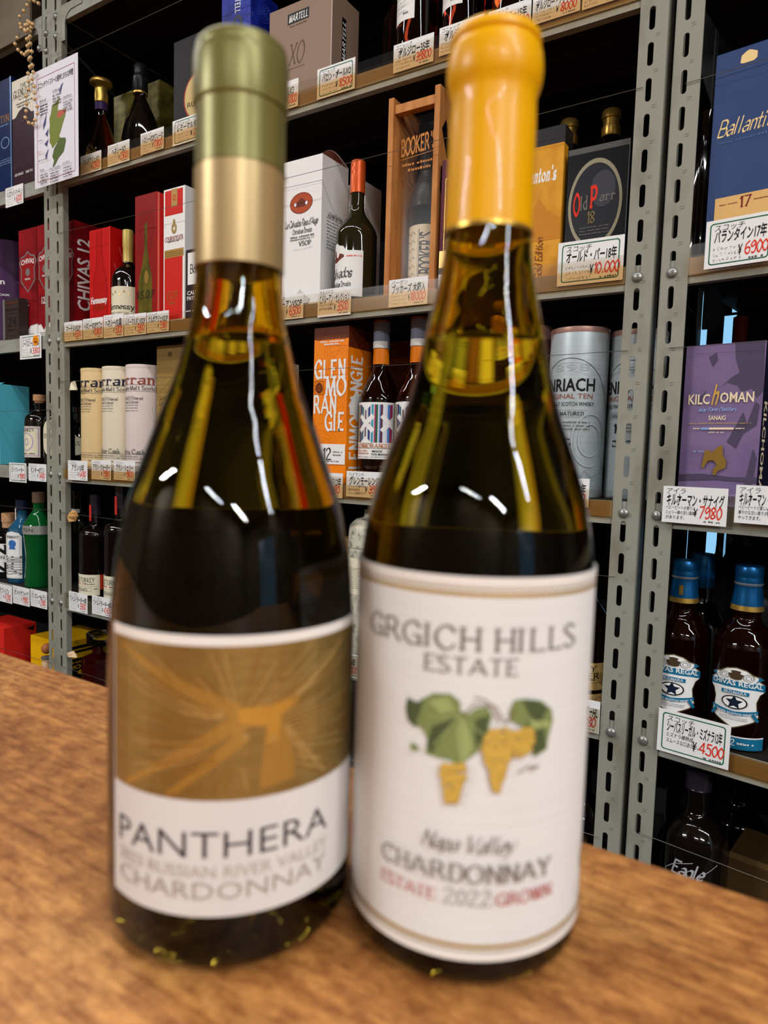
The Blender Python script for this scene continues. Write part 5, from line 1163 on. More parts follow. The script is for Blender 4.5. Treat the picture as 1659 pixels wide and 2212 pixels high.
def l47(F): F.frame(0.06, 0.05, 0.94, 0.95, 0.003, lil); F.ell(0.42, 0.5, 0.33, 0.3, lil, 28, 0.88); F.ell(0.42, 0.5, 0.12, 0.12, lil, 20, 0.7); F.text('MONKEY', 0.48, 0.88, 0.10, ink_soft, 0.6, 'serif'); F.fine(0.15, 0.1, 0.8, 0.05, ink_soft, 1)
apoth(86, 'dark apothecary gin bottle with cork and a lilac-printed label, beside the cyan carton', lambda B: B.label(0.12, 0.55, -42, 60, cream, l47), 0.02, 853)
mb_ = apoth(128, 'dark gin bottle with an oval cream label, mostly behind the left steel upright', lambda B: None, 0.012, 856)
mb = MB(); F = roundf(mb, mb_.R, mb_.h * 0.16, mb_.h * 0.66, -25, 75, 0.0004); F.ell(0.5, 0.5, 0.5, 0.5, cream); F.text('DISTILLED', 0.5, 0.55, 0.11, ink, 0.8, 'serif'); F.text('GIN', 0.5, 0.38, 0.09, ink_soft, 0.3, 'serif'); mb.build('label', mb_.e)
B = Bottle('gin_bottle', 'clear gin bottle with a pale cork and bold black N on white label', 'L', 4, 0.03, 21, 1180, 0.0475, 1108, smooth_prof([(0.94, 0), (1, 0.02), (1, 0.58), (0.9, 0.665), (0.55, 0.70), (0.36, 0.72), (0.34, 0.77)], 3) + [(0.0005, 0.77)], clear_glass)
B.part('cork', [(0.36, 0.77), (0.42, 0.772), (0.42, 0.86), (0.46, 0.862), (0.46, 0.99), (0.44, 1.0), (0.0005, 1.0)], cork_m)
def nl(F): F.text('N', 0.42, 0.80, 0.30, ink, 0.52, 'heavy'); F.text('N', 0.42, 0.17, 0.30, ink, 0.52, 'heavy'); F.text('GIN', 0.4, 0.52, 0.10, ink_soft, 0.3, 'serif'); F.rect(0.82, 0.15, 0.92, 0.9, ink_soft)
B.label(0.10, 0.54, -30, 105, white, nl)
B = Bottle('gin_bottle', 'square-shouldered pale blue gin bottle with a narrow arched white label', 'L', 4, 0.014, 49, 1200, 0.043, 1080, smooth_prof([(0.94, 0), (1, 0.02), (0.98, 0.55), (0.86, 0.66), (0.5, 0.75), (0.34, 0.80), (0.33, 0.93)], 3) + [(0.0005, 0.93)], blue_glass, n=8)
B.part('cap', [(0.35, 0.88), (0.40, 0.88), (0.40, 0.995), (0.37, 1.0), (0.0005, 1.0)], mat('blue black cap', (26, 34, 56), 0.25)); B.label(0.72, 0.9, -30, 0, white, None, 'neck_strip', 0.42)
mb = MB(); F = roundf(mb, B.R, B.h * 0.06, B.h * 0.63, -14, 58, 0.0012); F.poly([(0, 0), (1, 0), (1, 0.9), (0.85, 0.97), (0.5, 1), (0.15, 0.97), (0, 0.9)], white); F.frame(0.1, 0.02, 0.9, 0.9, 0.0006, ink_soft); F.ell(0.5, 0.74, 0.22, 0.08, mat('sapphire print', (60, 110, 180), 0.4)); F.poly([(0.3, 0.62), (0.7, 0.62), (0.6, 0.72), (0.4, 0.72)], mat('sapphire print')); F.text('BOMBAY', 0.5, 0.88, 0.05, ink, 0.7, 'serif')
F.text('SAPPHIRE', 0.5, 0.28, 0.4, ink_soft, 0.4, 'sans', rot=1); mb.build('label', B.e)
B = Bottle('gin_bottle', 'fluted emerald green gin bottle with a grey shoulder band, touching the steel upright', 'L', 4, 0.004, 85, 1210, 0.041, 1063, smooth_prof([(0.9, 0), (0.98, 0.02), (0.86, 0.30), (1.0, 0.56), (1.02, 0.62), (0.9, 0.68), (0.62, 0.76), (0.4, 0.80), (0.36, 0.83), (0.36, 0.91)], 3) + [(0.0005, 0.91)], green_glass, n=14)
B.part('cap', [(0.38, 0.885), (0.42, 0.89), (0.42, 0.995), (0.38, 1.0), (0.0005, 1.0)], mat('dark cork', (110, 84, 66), 0.6)); B.label(0.565, 0.655, -85, 150, mat('pewter band', (170, 168, 160), 0.4, 0.4), lambda F: F.text('TEN', 0.42, 0.5, 0.4, ink, 0.2, 'sans'), 'shoulder_band', 1.03)
c = Carton('whisky_carton', 'bright red carton low at the photo edge, behind the counter', 'L', 5, 0.01, -50, 8, 1340, 0.10, mat('signal red carton', (226, 42, 34), 0.45), ptr=1355)
for k in range(12): c.S.fine(0.35, 0.62 - 0.03 * k, 0.95, 0.008, red_dark, k); c.F.n = 1
c.S.poly([(0.7, 0.93), (0.95, 0.96), (0.9, 0.88)], black); c.done()
# small toy figure before the yellow carton and a round-capped bottle
B = Bottle('liqueur_bottle', 'small blue bottle with a round cream cap, between the red and yellow cartons', 'L', 5, 0.105, 69, 1430, 0.020, 1366, [(0.9, 0), (1, 0.02), (1, 0.68), (0.8, 0.74), (0.0005, 0.74)], mat('cobalt glaze', (30, 90, 190), 0.3))
B.part('cap', smooth_prof([(0.7, 0.80), (0.95, 0.82), (0.95, 0.92), (0.7, 0.985), (0.0005, 1.0)], 4), mat('cream cap', (226, 198, 164), 0.5)); B.part('neck', [(0.7, 0.74), (0.72, 0.74), (0.72, 0.80), (0.7, 0.80)], black)
s_, z_ = loc('L', 92, 1385, 0.01)
fe = empty('wooden_figurine', world('L', s_, 0.022, shelf_z(5) + 0.0004), 0, 'small wooden peg figurine with a brown head, in front of the yellow carton', 'figurine')
fh = z_ - shelf_z(5)
m = MB(); m.lathe(smooth_prof([(0.016, 0), (0.017, 0.01), (0.014, fh * 0.35), (0.013, fh * 0.70), (0.010, fh * 0.76), (0.0005, fh * 0.765)], 4), mat('pale peg wood', (222, 184, 140), 0.6), 20); m.build('figure_body', fe)
m = MB(); m.ball((0, 0, fh * 0.88), 0.0145, mat('chestnut wood', (164, 100, 60), 0.5), 10, 1.05); m.build('figure_head', fe)
m = MB(); m.lathe([(0.0122, fh * 0.735), (0.0150, fh * 0.74), (0.0150, fh * 0.765), (0.0115, fh * 0.77)], ink_soft, 20); m.build('collar', fe)

# ------------------------------------------------------------------ right unit
bb = noisy('slate blue carton', (40, 62, 108), (56, 76, 122), (6, 6, 4), 0.42)
c = Carton('whisky_carton', 'large slate blue carton with gold script, standing on the nearest shelving unit', 'R', 2, 0.02, 1549, 1700, 120, 0.10, bb, wide=0.105)
F = c.F; F.line([(0, 0.885), (1, 0.885)], 0.0008, mat('navy fold', (26, 40, 74), 0.5)); pg = mat('pale gold lettering', (236, 204, 140), 0.4, 0.2)
F.poly([(0.30, 0.925), (0.34, 0.92), (0.46, 0.92), (0.5, 0.93), (0.5, 0.96), (0.44, 0.972), (0.40, 0.978), (0.36, 0.972), (0.31, 0.958)], pg); F.text("Ballantine's", 0.52, 0.63, 0.075, pg, 0.90, 'fine_script'); F.fine(0.1, 0.555, 0.9, 0.012, mat('steel blue print', (70, 100, 140), 0.5), 1)
F.poly([(0.10, 0.02), (0.90, 0.02), (0.90, 0.29), (0.10, 0.29)], mat('gold plaque print', (222, 178, 110), 0.45)); F.text('17', 0.48, 0.252, 0.05, mat('maroon lettering', (120, 30, 30), 0.5), 0.15, 'serif'); F.fine(0.16, 0.25, 0.38, 0.006, mat('maroon lettering'), 1); F.fine(0.58, 0.25, 0.84, 0.006, mat('maroon lettering'), 2); c.done()
B = Bottle('whisky_bottle', 'black bottle in shade between the upright and the slate blue carton', 'R', 2, 0.12, 1520, 400, 0.035, 240, [(0.95, 0), (1, 0.03), (1, 0.62), (0.42, 0.76), (0.4, 0.98), (0.0005, 1.0)], dark_glass)
vio = noisy('violet carton', (128, 106, 146), (112, 92, 132), (8, 8, 14), 0.45); vio2 = mat('dusky violet print', (78, 68, 92), 0.5)
c = Carton('whisky_carton', 'violet carton with island map print and cream capital lettering', 'R', 3, 0.02, 1484, 1657, 748, 0.09, vio, ptr=735)
F = c.F
for P_ in ([(0.62, 1.0), (0.98, 1.0), (1.0, 0.7), (0.93, 0.66), (0.86, 0.72), (0.74, 0.70), (0.68, 0.74), (0.55, 0.76), (0.47, 0.73), (0.6, 0.79), (0.7, 0.82), (0.64, 0.9)], [(0.30, 0.92), (0.4, 0.95), (0.42, 0.9), (0.36, 0.86)], [(0.18, 0.66), (0.3, 0.72), (0.22, 0.62)], [(0.6, 0.40), (0.78, 0.58), (0.84, 0.5), (0.72, 0.36)], [(0.80, 0.45), (0.95, 0.50), (0.97, 0.62), (0.92, 0.64), (0.86, 0.55)], [(0.84, 0.10), (0.93, 0.36), (0.98, 0.30), (0.94, 0.12), (0.9, 0.05), (0.8, 0.08)]): F.poly(P_, vio2)
F.poly([(0, 0.19), (0.3, 0.20), (0.7, 0.185), (1, 0.19), (1, 0.155), (0.5, 0.165), (0, 0.15)], vio2); F.poly([(0, 0.06), (0.3, 0.1), (0.6, 0.07), (1, 0.1), (1, 0), (0, 0)], mat('foam violet print', (158, 140, 172), 0.5)); F.poly([(0, 0.05), (0.12, 0.03), (0.1, 0), (0, 0)], vio2); F.poly([(0.3, 0.0), (0.45, 0.035), (0.62, 0.02), (0.7, 0)], vio2)
crm = mat('cream lettering', (240, 220, 184), 0.5); F.text('KILC', 0.21, 0.665, 0.062, crm, 0.28, 'bold'); F.text('OMAN', 0.69, 0.672, 0.062, crm, 0.42, 'bold'); F.text('h', 0.42, 0.69, 0.115, gold, 0.10, 'script')
F.text('Islay Farm Distillery', 0.46, 0.60, 0.022, mat('sky lettering', (140, 170, 220), 0.5), 0.5, 'script'); F.text('SANAIG', 0.46, 0.548, 0.028, crm, 0.22, 'bold'); F.fine(0.1, 0.51, 0.88, 0.008, gold_pale, 1); F.rect(0.26, 0.475, 0.37, 0.487, mat('sky lettering')); F.rect(0.37, 0.475, 0.68, 0.487, crm); F.fine(0.16, 0.478, 0.25, 0.008, crm, 2); F.fine(0.70, 0.478, 0.8, 0.008, crm, 3); F.fine(0.36, 0.455, 0.56, 0.007, crm, 4)
gm = mat('tarnished gold print', (140, 108, 40), 0.4, 0.4); F.poly([(0.30, 0.24), (0.34, 0.35), (0.40, 0.345), (0.42, 0.33), (0.50, 0.37), (0.56, 0.38), (0.57, 0.32), (0.62, 0.28), (0.61, 0.24), (0.52, 0.22), (0.48, 0.19), (0.45, 0.2), (0.46, 0.235), (0.50, 0.26), (0.45, 0.285), (0.38, 0.28), (0.33, 0.235)], gm); F.fine(0.18, 0.335, 0.32, 0.008, mat('sky lettering'), 5)
F.text('UNIQUELY ISLAY', 0.47, 0.055, 0.025, vio2, 0.56, 'serif'); F.fine(0.2, 0.035, 0.8, 0.006, vio2, 6)
c.S.rect(0, 0, 1, 1, mat('midnight carton side', (26, 24, 44), 0.45)); c.S.text('KILCHOMAN', 0.22, 0.335, 0.075, crm, 0.62, 'bold', rot=3); c.done()
c = Carton('whisky_carton', 'narrow black carton in shade left of the violet carton', 'R', 3, 0.06, 1466, 1484, 756, 0.06, black); c.done()
B = Bottle('whisky_bottle', 'tall bottle with a rust red strip, rising behind the violet carton', 'R', 3, 0.30, 1598, 720, 0.012, 678, [(0.98, 0), (1, 0.02), (1, 0.98), (0.0005, 1)], mat('rust strip', (120, 44, 34), 0.4))
def chm(F):
    teal = mat('teal blue print', (22, 108, 146), 0.45); edge = mat('bronze label edge', (128, 108, 74), 0.4, 0.4)
    out = [(0.5, 1.0), (0.66, 0.97), (0.78, 0.90), (0.92, 0.86), (0.90, 0.80), (1.0, 0.74), (1.0, 0.62), (0.92, 0.58), (0.86, 0.45), (0.88, 0.30), (0.92, 0.22), (0.86, 0.14), (0.70, 0.08), (0.5, 0.0), (0.3, 0.08), (0.14, 0.14), (0.08, 0.22), (0.12, 0.30), (0.14, 0.45), (0.08, 0.58), (0.0, 0.62), (0.0, 0.74), (0.10, 0.80), (0.08, 0.86), (0.22, 0.90), (0.34, 0.97)]
    F.poly(out, edge); F.poly([(0.5 + (x - 0.5) * 0.955, 0.5 + (y - 0.5) * 0.965) for x, y in out], white)
    band = [(0.0, 0.735), (0.2, 0.765), (0.5, 0.775), (0.8, 0.765), (1.0, 0.735), (1.0, 0.625), (0.8, 0.655), (0.5, 0.665), (0.2, 0.655), (0.0, 0.625)]
    F.poly(band, teal); F.text('CHIVAS REGAL', 0.5, 0.708, 0.075, white, 0.90, 'bold', arc=0.03)
    F.poly([(0.86, 0.87), (0.97, 0.83), (0.88, 0.80), (0.80, 0.77), (0.86, 0.82)], teal); F.poly([(0.14, 0.87), (0.03, 0.83), (0.12, 0.80), (0.2, 0.77), (0.14, 0.82)], teal)
    for q in (0.3, 0.7): F.ell(q, 0.85, 0.09, 0.06, ink_soft, 20, 0.9); F.ell(q, 0.85, 0.05, 0.035, ink_soft, 16, 0.85)
    cr2 = mat('crest bronze', (74, 58, 40), 0.45); F.poly([(0.41, 0.83), (0.59, 0.83), (0.62, 0.89), (0.56, 0.90), (0.58, 0.94), (0.5, 0.95), (0.42, 0.94), (0.44, 0.90), (0.38, 0.89)], cr2); F.ell(0.5, 0.835, 0.1, 0.035, cr2, 14)
    F.poly([(0.28, 0.615), (0.5, 0.625), (0.72, 0.615), (0.72, 0.555), (0.5, 0.565), (0.28, 0.555)], teal); F.text('MIZUNARA', 0.5, 0.588, 0.04, white, 0.36, 'serif')
    F.ell(0.5, 0.43, 0.205, 0.108, ink, 32); F.ell(0.5, 0.43, 0.18, 0.09, white, 32)
    F.poly([(0.5 + (0.115 if k % 2 == 0 else 0.055) * math.sin(k * PI / 5) * 1.25, 0.43 + (0.115 if k % 2 == 0 else 0.055) * math.cos(k * PI / 5)) for k in range(10)], mat('navy star', (20, 30, 50), 0.5))
    F.poly([(0.12, 0.325), (0.5, 0.285), (0.88, 0.325), (0.88, 0.265), (0.5, 0.22), (0.12, 0.265)], teal); F.text('BLENDED SCOTCH WHISKY', 0.5, 0.276, 0.036, white, 0.70, 'bold', arc=-0.03)
    for k in range(2): F.fine(0.28, 0.175 - 0.028 * k, 0.72, 0.012, ink_soft, k)
    for q in (1, -1): F.line([(0.5 + q * 0.30, 0.26), (0.5 + q * 0.37, 0.17)], 0.004, teal)
teal_cap = mat('metallic teal capsule', (20, 92, 146), 0.28, 0.65); 
for pc, tp, nm, fc in ((1468, 1208, 'whisky bottle with teal capsule and crest label, beside the steel upright', 6), (1606, 1220, 'whisky bottle with teal capsule and crest label, its label fully in view', 2)):
    B = Bottle('whisky_bottle', nm, 'R', 4, 0.012, pc, 1420, 0.0405, tp, smooth_prof([(0.94, 0.0), (1.0, 0.02), (1.0, 0.50), (0.95, 0.575), (0.70, 0.66), (0.50, 0.70), (0.46, 0.73), (0.50, 0.77), (0.44, 0.84), (0.40, 0.90)], 4) + [(0.0005, 0.90)], amber, face=fc, group=None)
    B.part('capsule_skirt', smooth_prof([(0.535, 0.775), (0.50, 0.82), (0.45, 0.88), (0.45, 0.905)], 3), teal_cap); B.part('gold_band', [(0.50, 0.755), (0.55, 0.757), (0.53, 0.785), (0.50, 0.785)], gold)
    B.part('cap', [(0.42, 0.905), (0.455, 0.907), (0.46, 0.935), (0.45, 0.94), (0.46, 0.945), (0.465, 0.99), (0.43, 1.0), (0.0005, 1.0)], teal_cap); B.part('pearl_ring', [(0.45, 0.895), (0.475, 0.9), (0.475, 0.907), (0.45, 0.909)], silver)
    B.label(0.785, 0.86, -8, 8, gold, None, 'neck_emblem', 0.50) if fc == 6 else None
    mb = MB(); F = roundf(mb, B.R, B.h * B.zf(pc, 1527 if pc < 1500 else 1557), B.h * B.zf(pc, 1400 if pc < 1500 else 1428), -57, 57, 0.0006); chm(F); mb.build('label', B.e)
    B.label(0.012, B.zf(pc, 1540 if pc < 1500 else 1573), -62, 62, mat('teal blue print', (22, 108, 146), 0.45), lambda F: (F.rect(0, 0.9, 1, 1, white), F.text('12', 0.5, 0.5, 0.45, white, 0.09, 'serif'), F.fine(0.58, 0.4, 0.8, 0.16, white, 1)), 'base_label')
B = Bottle('whisky_bottle', 'third teal-capped whisky bottle, in shade behind the two crest-label bottles', 'R', 4, 0.10, 1505, 1420, 0.0405, 1194, smooth_prof([(0.94, 0.0), (1.0, 0.02), (1.0, 0.50), (0.95, 0.575), (0.70, 0.66), (0.50, 0.70), (0.44, 0.84), (0.40, 0.90)], 4) + [(0.0005, 0.90)], dark_glass)
B.part('cap', [(0.45, 0.775), (0.47, 0.9), (0.46, 0.99), (0.43, 1.0), (0.0005, 1.0)], teal_cap)
B = Bottle('sparkling_wine_bottle', 'big black bottle silhouetted behind the two crest-label whisky bottles', 'R', 4, 0.20, 1625, 1300, 0.072, 1090, smooth_prof([(0.95, 0), (1, 0.02), (1.0, 0.45), (0.9, 0.58), (0.5, 0.85), (0.36, 0.93), (0.36, 1.0)], 4) + [(0.0005, 1.0)], mat('matte black bottle', (16, 17, 19), 0.35))
B = Bottle('spirit_bottle', 'clear bottle lit blue by the daylight behind the shelf', 'R', 4, 0.325, 1556, 1250, 0.03, 1125, smooth_prof([(0.95, 0), (1, 0.02), (1, 0.6), (0.8, 0.7), (0.4, 0.8), (0.38, 1.0)], 4) + [(0.0005, 1.0)], clear_glass); B.label(0.25, 0.5, -80, 80, white, None)
B = Bottle('bourbon_bottle', 'dark bourbon bottle with silver script lettering, low on the nearest shelving unit', 'R', 5, 0.02, 1504, 1760, 0.048, 1662, smooth_prof([(0.94, 0.0), (1.0, 0.02), (1.0, 0.56), (0.94, 0.65), (0.72, 0.72), (0.44, 0.765), (0.37, 0.80), (0.36, 0.99)], 4) + [(0.0005, 1.0)], dark_glass)
B.part('capsule', [(0.37, 0.90), (0.40, 0.90), (0.42, 0.905), (0.40, 0.91), (0.40, 0.998), (0.36, 1.002), (0.0005, 1.002)], mat('plum black capsule'))
mb = MB(); F = roundf(mb, B.R, B.h * 0.05, B.h * 0.55, -60, 60, 0.0004); sv = mat('silver script', (200, 200, 204), 0.4, 0.3)
zz = lambda y: (B.zf(1504, y) - 0.05) / 0.5
F.text('Eagle', 0.56, zz(1851), 0.15, sv, 0.50, 'script'); F.text('Rare', 0.70, zz(1888), 0.16, sv, 0.46, 'script'); F.line([(0.62, zz(1832)), (0.36, zz(1846)), (0.20, zz(1866)), (0.26, zz(1886)), (0.5, zz(1880))], 0.001, sv); F.line([(0.98, zz(1832)), (0.8, zz(1850)), (0.6, zz(1880)), (0.45, zz(1895))], 0.001, sv)
mb.build('script_lettering', B.e)
B = Bottle('whisky_bottle', 'black bottle on the lowest row, behind the bourbon bottle with silver script', 'R', 5, 0.27, 1590, 1800, 0.045, 1690, smooth_prof([(0.94, 0), (1, 0.02), (1, 0.6), (0.7, 0.72), (0.4, 0.8), (0.38, 1.0)], 4) + [(0.0005, 1.0)], dark_glass)
c = Carton('gift_box', 'low bronze-edged box on the lowest row of the nearest unit', 'R', 5, 0.13, 1575, 1659, 1838, 0.10, mat('bronze box', (84, 62, 36), 0.45), wide=0.14); c.F.rect(0, 0.93, 1, 1, mat('bronze edge', (128, 100, 60), 0.4, 0.3)); c.done()

# ------------------------------------------------------------------ handwritten price cards
def card(label, unit, row, pl, pr, yt, yb, kind, name, price, style='plain', t=-0.0018, desc=None, tax=True, skew=0.0, sticker=False, seed=0, yr=None):
    sL, zt = loc(unit, pl, yt, t); sR, _ = loc(unit, pr, yt if yr is None else yr, t); _, zb = loc(unit, pl, yb, t)
    w, h = sR - sL, zt - zb
    mb = MB(); mb.box(-w / 2, w / 2, -0.0004, 0.0, 0, h, card_m)
    F = front(mb, w, h, y=-0.0004); F.step = 0.00006
    big = style == 'green'
    if big: F.frame(0.07, 0.08, 0.93, 0.92, 0.0017, green_ink, 0.004)
    a = 0.13 if big else 0.06; b_ = 0.90 if big else 0.96
    F.text(kind, a, 0.82 if big else 0.87, 0.11 if big else 0.13, ink, None if len(kind) < 5 else (b_ - a) * 0.45, 'jpl', al='l')
    nl_ = len(name)
    F.text(name, (a + b_) / 2, 0.635 if big else 0.63, 0.21 if big else 0.27, ink, min((b_ - a) * 0.99, 0.07 * nl_ + 0.22), 'jp')
    if desc:
        for k, dl in enumerate(desc): F.text(dl, a, (0.44 if big else 0.42) - 0.135 * k, 0.085, ink, min(0.46, 0.05 * len(dl)), 'jpl', al='l')
    else: F.scribble(a, 0.10 if big else 0.07, a + 0.40, 0.46, 3, ink_soft if style != 'dark' else ink, seed + len(price) * 7 + int(pl), 0.0004)
    F.text('¥', 0.535, 0.31, 0.20, ink, 0.06, 'hand'); F.text(price, 0.765, 0.33, 0.30 if not big else 0.24, red_ink, min(0.38, 0.08 * len(price) + 0.02), 'hand')
    if tax: F.fine(0.66, 0.10 if big else 0.07, 0.9, 0.05, ink_soft, int(pl))
    o = mb.build('price_card'); o.location = world(unit, (sL + sR) / 2, t, zb); o.rotation_euler = (0, 0, turn(unit))
    tag(o, label, 'price card', 'handwritten price cards')
    if sticker:
        m = MB(); m.lathe([(0.0005, 0), (0.0135, 0.0), (0.0135, 0.0004), (0.0005, 0.0004)], mat('orange sticker', (250, 150, 20), 0.5), 28)
        m.v = [(x, -z - 0.0012, y) for x, y, z in m.v]; m.f = [f[::-1] for f in m.f] if False else m.f
        FF = flat(m, (-0.012, -0.0017, -0.012), (1, 0, 0), (0, -1, 0), 0.024, 0.024); FF.text('ポイント', 0.5, 0.64, 0.2, ink, 0.7, 'jp'); FF.text('対象品', 0.5, 0.32, 0.2, ink, 0.66, 'jp')
        so = m.build('round_sticker', o); so.location = (w * 0.26, 0, h * 0.74); tag(so, 'orange round sticker')
    return o
TI = 'M'
card('price card showing 12800 yen, under the decanter with the flared gold stopper', TI, 1, 174, 219, 339, 380, 'コニャック', 'クルボアジェXO', '12800')
card('price card showing 23000 yen, under the cream oval brandy label', TI, 1, 233, 280, 316, 361, 'コニャック', 'ヘネシーXO', '23000')
card('price card showing 17800 yen, right of the 23000 yen card on the top row', TI, 1, 304, 354, 290, 336, 'コニャック', 'ヘネシーVSOPフィーヌ', '17800')
card('green-framed price card half behind the olive capsule', TI, 1, 373, 452, 263, 317, 'コニャック', 'レミーマルタンXO', '28000', 'green', yr=243)
card('price card showing 17800 yen, just right of the olive capsule', TI, 1, 592, 645, 186, 245, 'コニャック', 'マーテルXO', '17800', yr=167)
card('green-framed price card showing 8500 yen, below the wide taupe carton', TI, 1, 686, 768, 151, 216, 'コニャック', 'バロン・ポールXO', '8500', 'green', yr=122)
card('price card showing 39800 yen, under the first red-brown brandy bottle', TI, 1, 851, 938, 99, 159, 'コニャック', 'ポルジロー35年', '39800', yr=68)
card('price card partly hidden by the top of the yellow capsule', TI, 1, 950, 1046, 62, 122, 'コニャック', 'ポルジロー25年', '18000', yr=26)
card('price card showing 12800 yen, above the yellow capsule', TI, 1, 1056, 1149, 27, 87, 'コニャック', 'ポルジロー15年', '12800', yr=-6)
card('price card showing 8000 yen, right of the yellow capsule on the top row', TI, 1, 1152, 1256, -3, 55, 'コニャック', 'ポルジロー・ナポレオン', '8000', yr=-40)
card('buff price card at the end of the top row, beside the uprights', TI, 1, 1260, 1344, -36, 22, 'コニャック', 'ポルジローVSOP', '5980', yr=-66)
card('price card showing 6500 yen, under the carton with tall slanted lettering', TI, 2, 139, 178, 697, 738, 'コニャック', 'マーテルVSOP', '6500')
card('price card showing 10800 yen, under the glossy bright red carton', TI, 2, 179.5, 222.5, 690, 734, 'コニャック', 'ヘネシーVSOPカフェ', '10800')
card('price card showing 5000 yen, under the dark cognac bottle', TI, 2, 224, 267, 682, 731, 'コニャック', 'ヘネシーVS(黒)', '5000')
card('price card showing 5900 yen, under the carton with the green-gold bottle picture', TI, 2, 268.5, 316, 681, 726, 'コニャック', 'レミーマルタンVSOP', '5900')
card('price card showing 5980 yen, under the white-bordered red carton', TI, 2, 317.5, 365, 676, 720, 'コニャック', 'クルボアジェVSOP', '5980')
card('price card showing 6500 yen, under the rust-sealed white carton', TI, 2, 582, 656, 643, 694, 'カルバドス', 'C.ドルーアンVSOP', '6500', yr=635)
card('price card showing 3500 yen, under the orange-capped bottle', TI, 2, 687, 759, 627, 686, 'カルバドス', 'C.ドルーアン・セレクション', '3500', yr=618, desc=('カルバドスの香り。', 'まろやかな風味。'))
card('price card showing 18000 yen, under the oak crate', TI, 2, 841, 925, 606, 665, 'バーボン', 'ブッカーズ 木箱入', '18000', yr=594)
card('green-framed price card showing 10.000 yen, under the oval medallion carton', TI, 2, 1207, 1350, 526, 619, 'スコッチ', 'オールド・パー18年', '10.000', 'green', yr=508)
card('price card showing 6480 yen, first card under the pale tubes', TI, 3, 147, 189, 994, 1036, 'シングルモルト', 'アラン10年', '6480', t=-0.0068)
card('price card showing 7980 yen, second card under the pale tubes', TI, 3, 198, 240, 993, 1035, 'シングルモルト', 'アラン・クォーター', '7980')
card('price card showing 9800 yen, third card under the pale tubes', TI, 3, 246, 292, 994, 1036, 'シングルモルト', 'アラン・シェリー', '9800')
card('price card half hidden by the olive-capped wine bottle, under the orange carton', TI, 3, 662, 741, 1019, 1071, 'ハイランド', 'グレンモーレンジ12年', '6980')
card('price card under the striped-label whisky bottle, beside the vine-leaf wine bottle', TI, 3, 749, 832, 1017, 1072, 'ハイランド', 'グレンモーレンジX', '3980', desc=('モーレンジの華やかな', 'あまみのある', 'スムースな飲み口です'))
card('price card peeping out between the vine-leaf bottle and the uprights, under the ice blue tube', TI, 3, 1168, 1274, 1030, 1090, 'スペイサイド', 'ベンリアック10年', '5980', yr=1038)
card('price card showing 3300 yen, under the first dark bourbon bottle', TI, 4, 149, 189, 1276, 1317, 'バーボン', 'ワイルドターキー8年', '3300', t=-0.0068, yr=1284)
card('price card cut off by the olive-capped wine bottle, under the second dark bourbon bottle', TI, 4, 199, 243, 1285, 1325, 'バーボン', 'ワイルドターキー8年', '4300', t=-0.0068, yr=1295)
card('price card glimpsed between the two wine bottles on the fourth row', TI, 4, 726, 775, 1405, 1455, 'ハイランド', 'オーバン24年', '8000', yr=1418)
card('price card cut off by the vine-leaf bottle, under the buff whisky label', TI, 4, 1192, 1297, 1494, 1562, 'スコッチ', 'モンキー・ショルダーHL', '3980', yr=1521)
card('price card showing 6000 yen, hanging under the deep blue carton', 'L', 1, 12, 50, 408, 450, 'シングルモルト', 'ベンロマックトマーティン', '6000', t=-0.0008, yr=395)
card('green-framed price card with a round orange sticker, under the wine red cartons', 'L', 2, 43, 89, 726, 777, 'スコッチ', 'シーバスリーガル12年', '3300', 'green', t=-0.0008, sticker=True, yr=719)
card('small green-framed price card under the cyan carton', 'L', 3, 20, 57, 999, 1040, 'ジン', 'ビーフィーター', '1980', 'green', t=-0.0008)
card('price card showing 3480 yen, under the lilac-label gin bottle', 'L', 3, 62, 100, 1001, 1038, 'ロンドンジン', 'モンキー47ジン', '3480', t=-0.0008)
card('price card under the clear gin bottle, cut by the photo edge', 'L', 4, -12, 26, 1258, 1295, 'ジン', 'クラフトジン', '4280', t=-0.0008, yr=1263)
card('price card showing 1980 yen, under the pale blue gin bottle', 'L', 4, 28, 64, 1264, 1302, 'ジン', 'ボンベイサファイア', '1980', t=-0.0008, yr=1269)
card('price card showing 2980 yen, under the emerald green gin bottle', 'L', 4, 66, 101.5, 1271, 1308, 'ジン', 'タンカレーNo.テン', '2980', t=-0.0008, yr=1277)
card('green-framed price card showing 6900 yen, under the slate blue carton', 'R', 2, 1527, 1676, 480, 582, 'スコッチ', 'バランタイン17年', '6900', 'green', t=-0.0075, yr=458)
card('price card showing 7980 yen, under the violet carton', 'R', 3, 1434, 1574, 1049, 1127, 'アイラ', 'キルホーマン・サナイグ', '7980', t=-0.0075, yr=1057, desc=('ヘビーピートの香りと', 'シェリー樽の甘い風味', 'があります。'))
card('price card right of the 7980 yen card, cut by the photo edge', 'R', 3, 1591, 1735, 1047, 1129, 'アイラ', 'キルホーマン・マキヤーベイ', '6480', t=-0.0075, yr=1055, desc=('ヘビーピートと優しい', '華やかな甘い香りが', 'やってきます。'))
card('large green-framed price card showing 4500 yen, under the crest-label whisky bottles', 'R', 4, 1424, 1580, 1528, 1620, 'スコッチ', 'シーバスリーガル・ミズナラ12年', '4500', 'green', t=-0.0075, yr=1567, desc=('ミズナラ樽熟成。', 'スムースな口あたり。'))

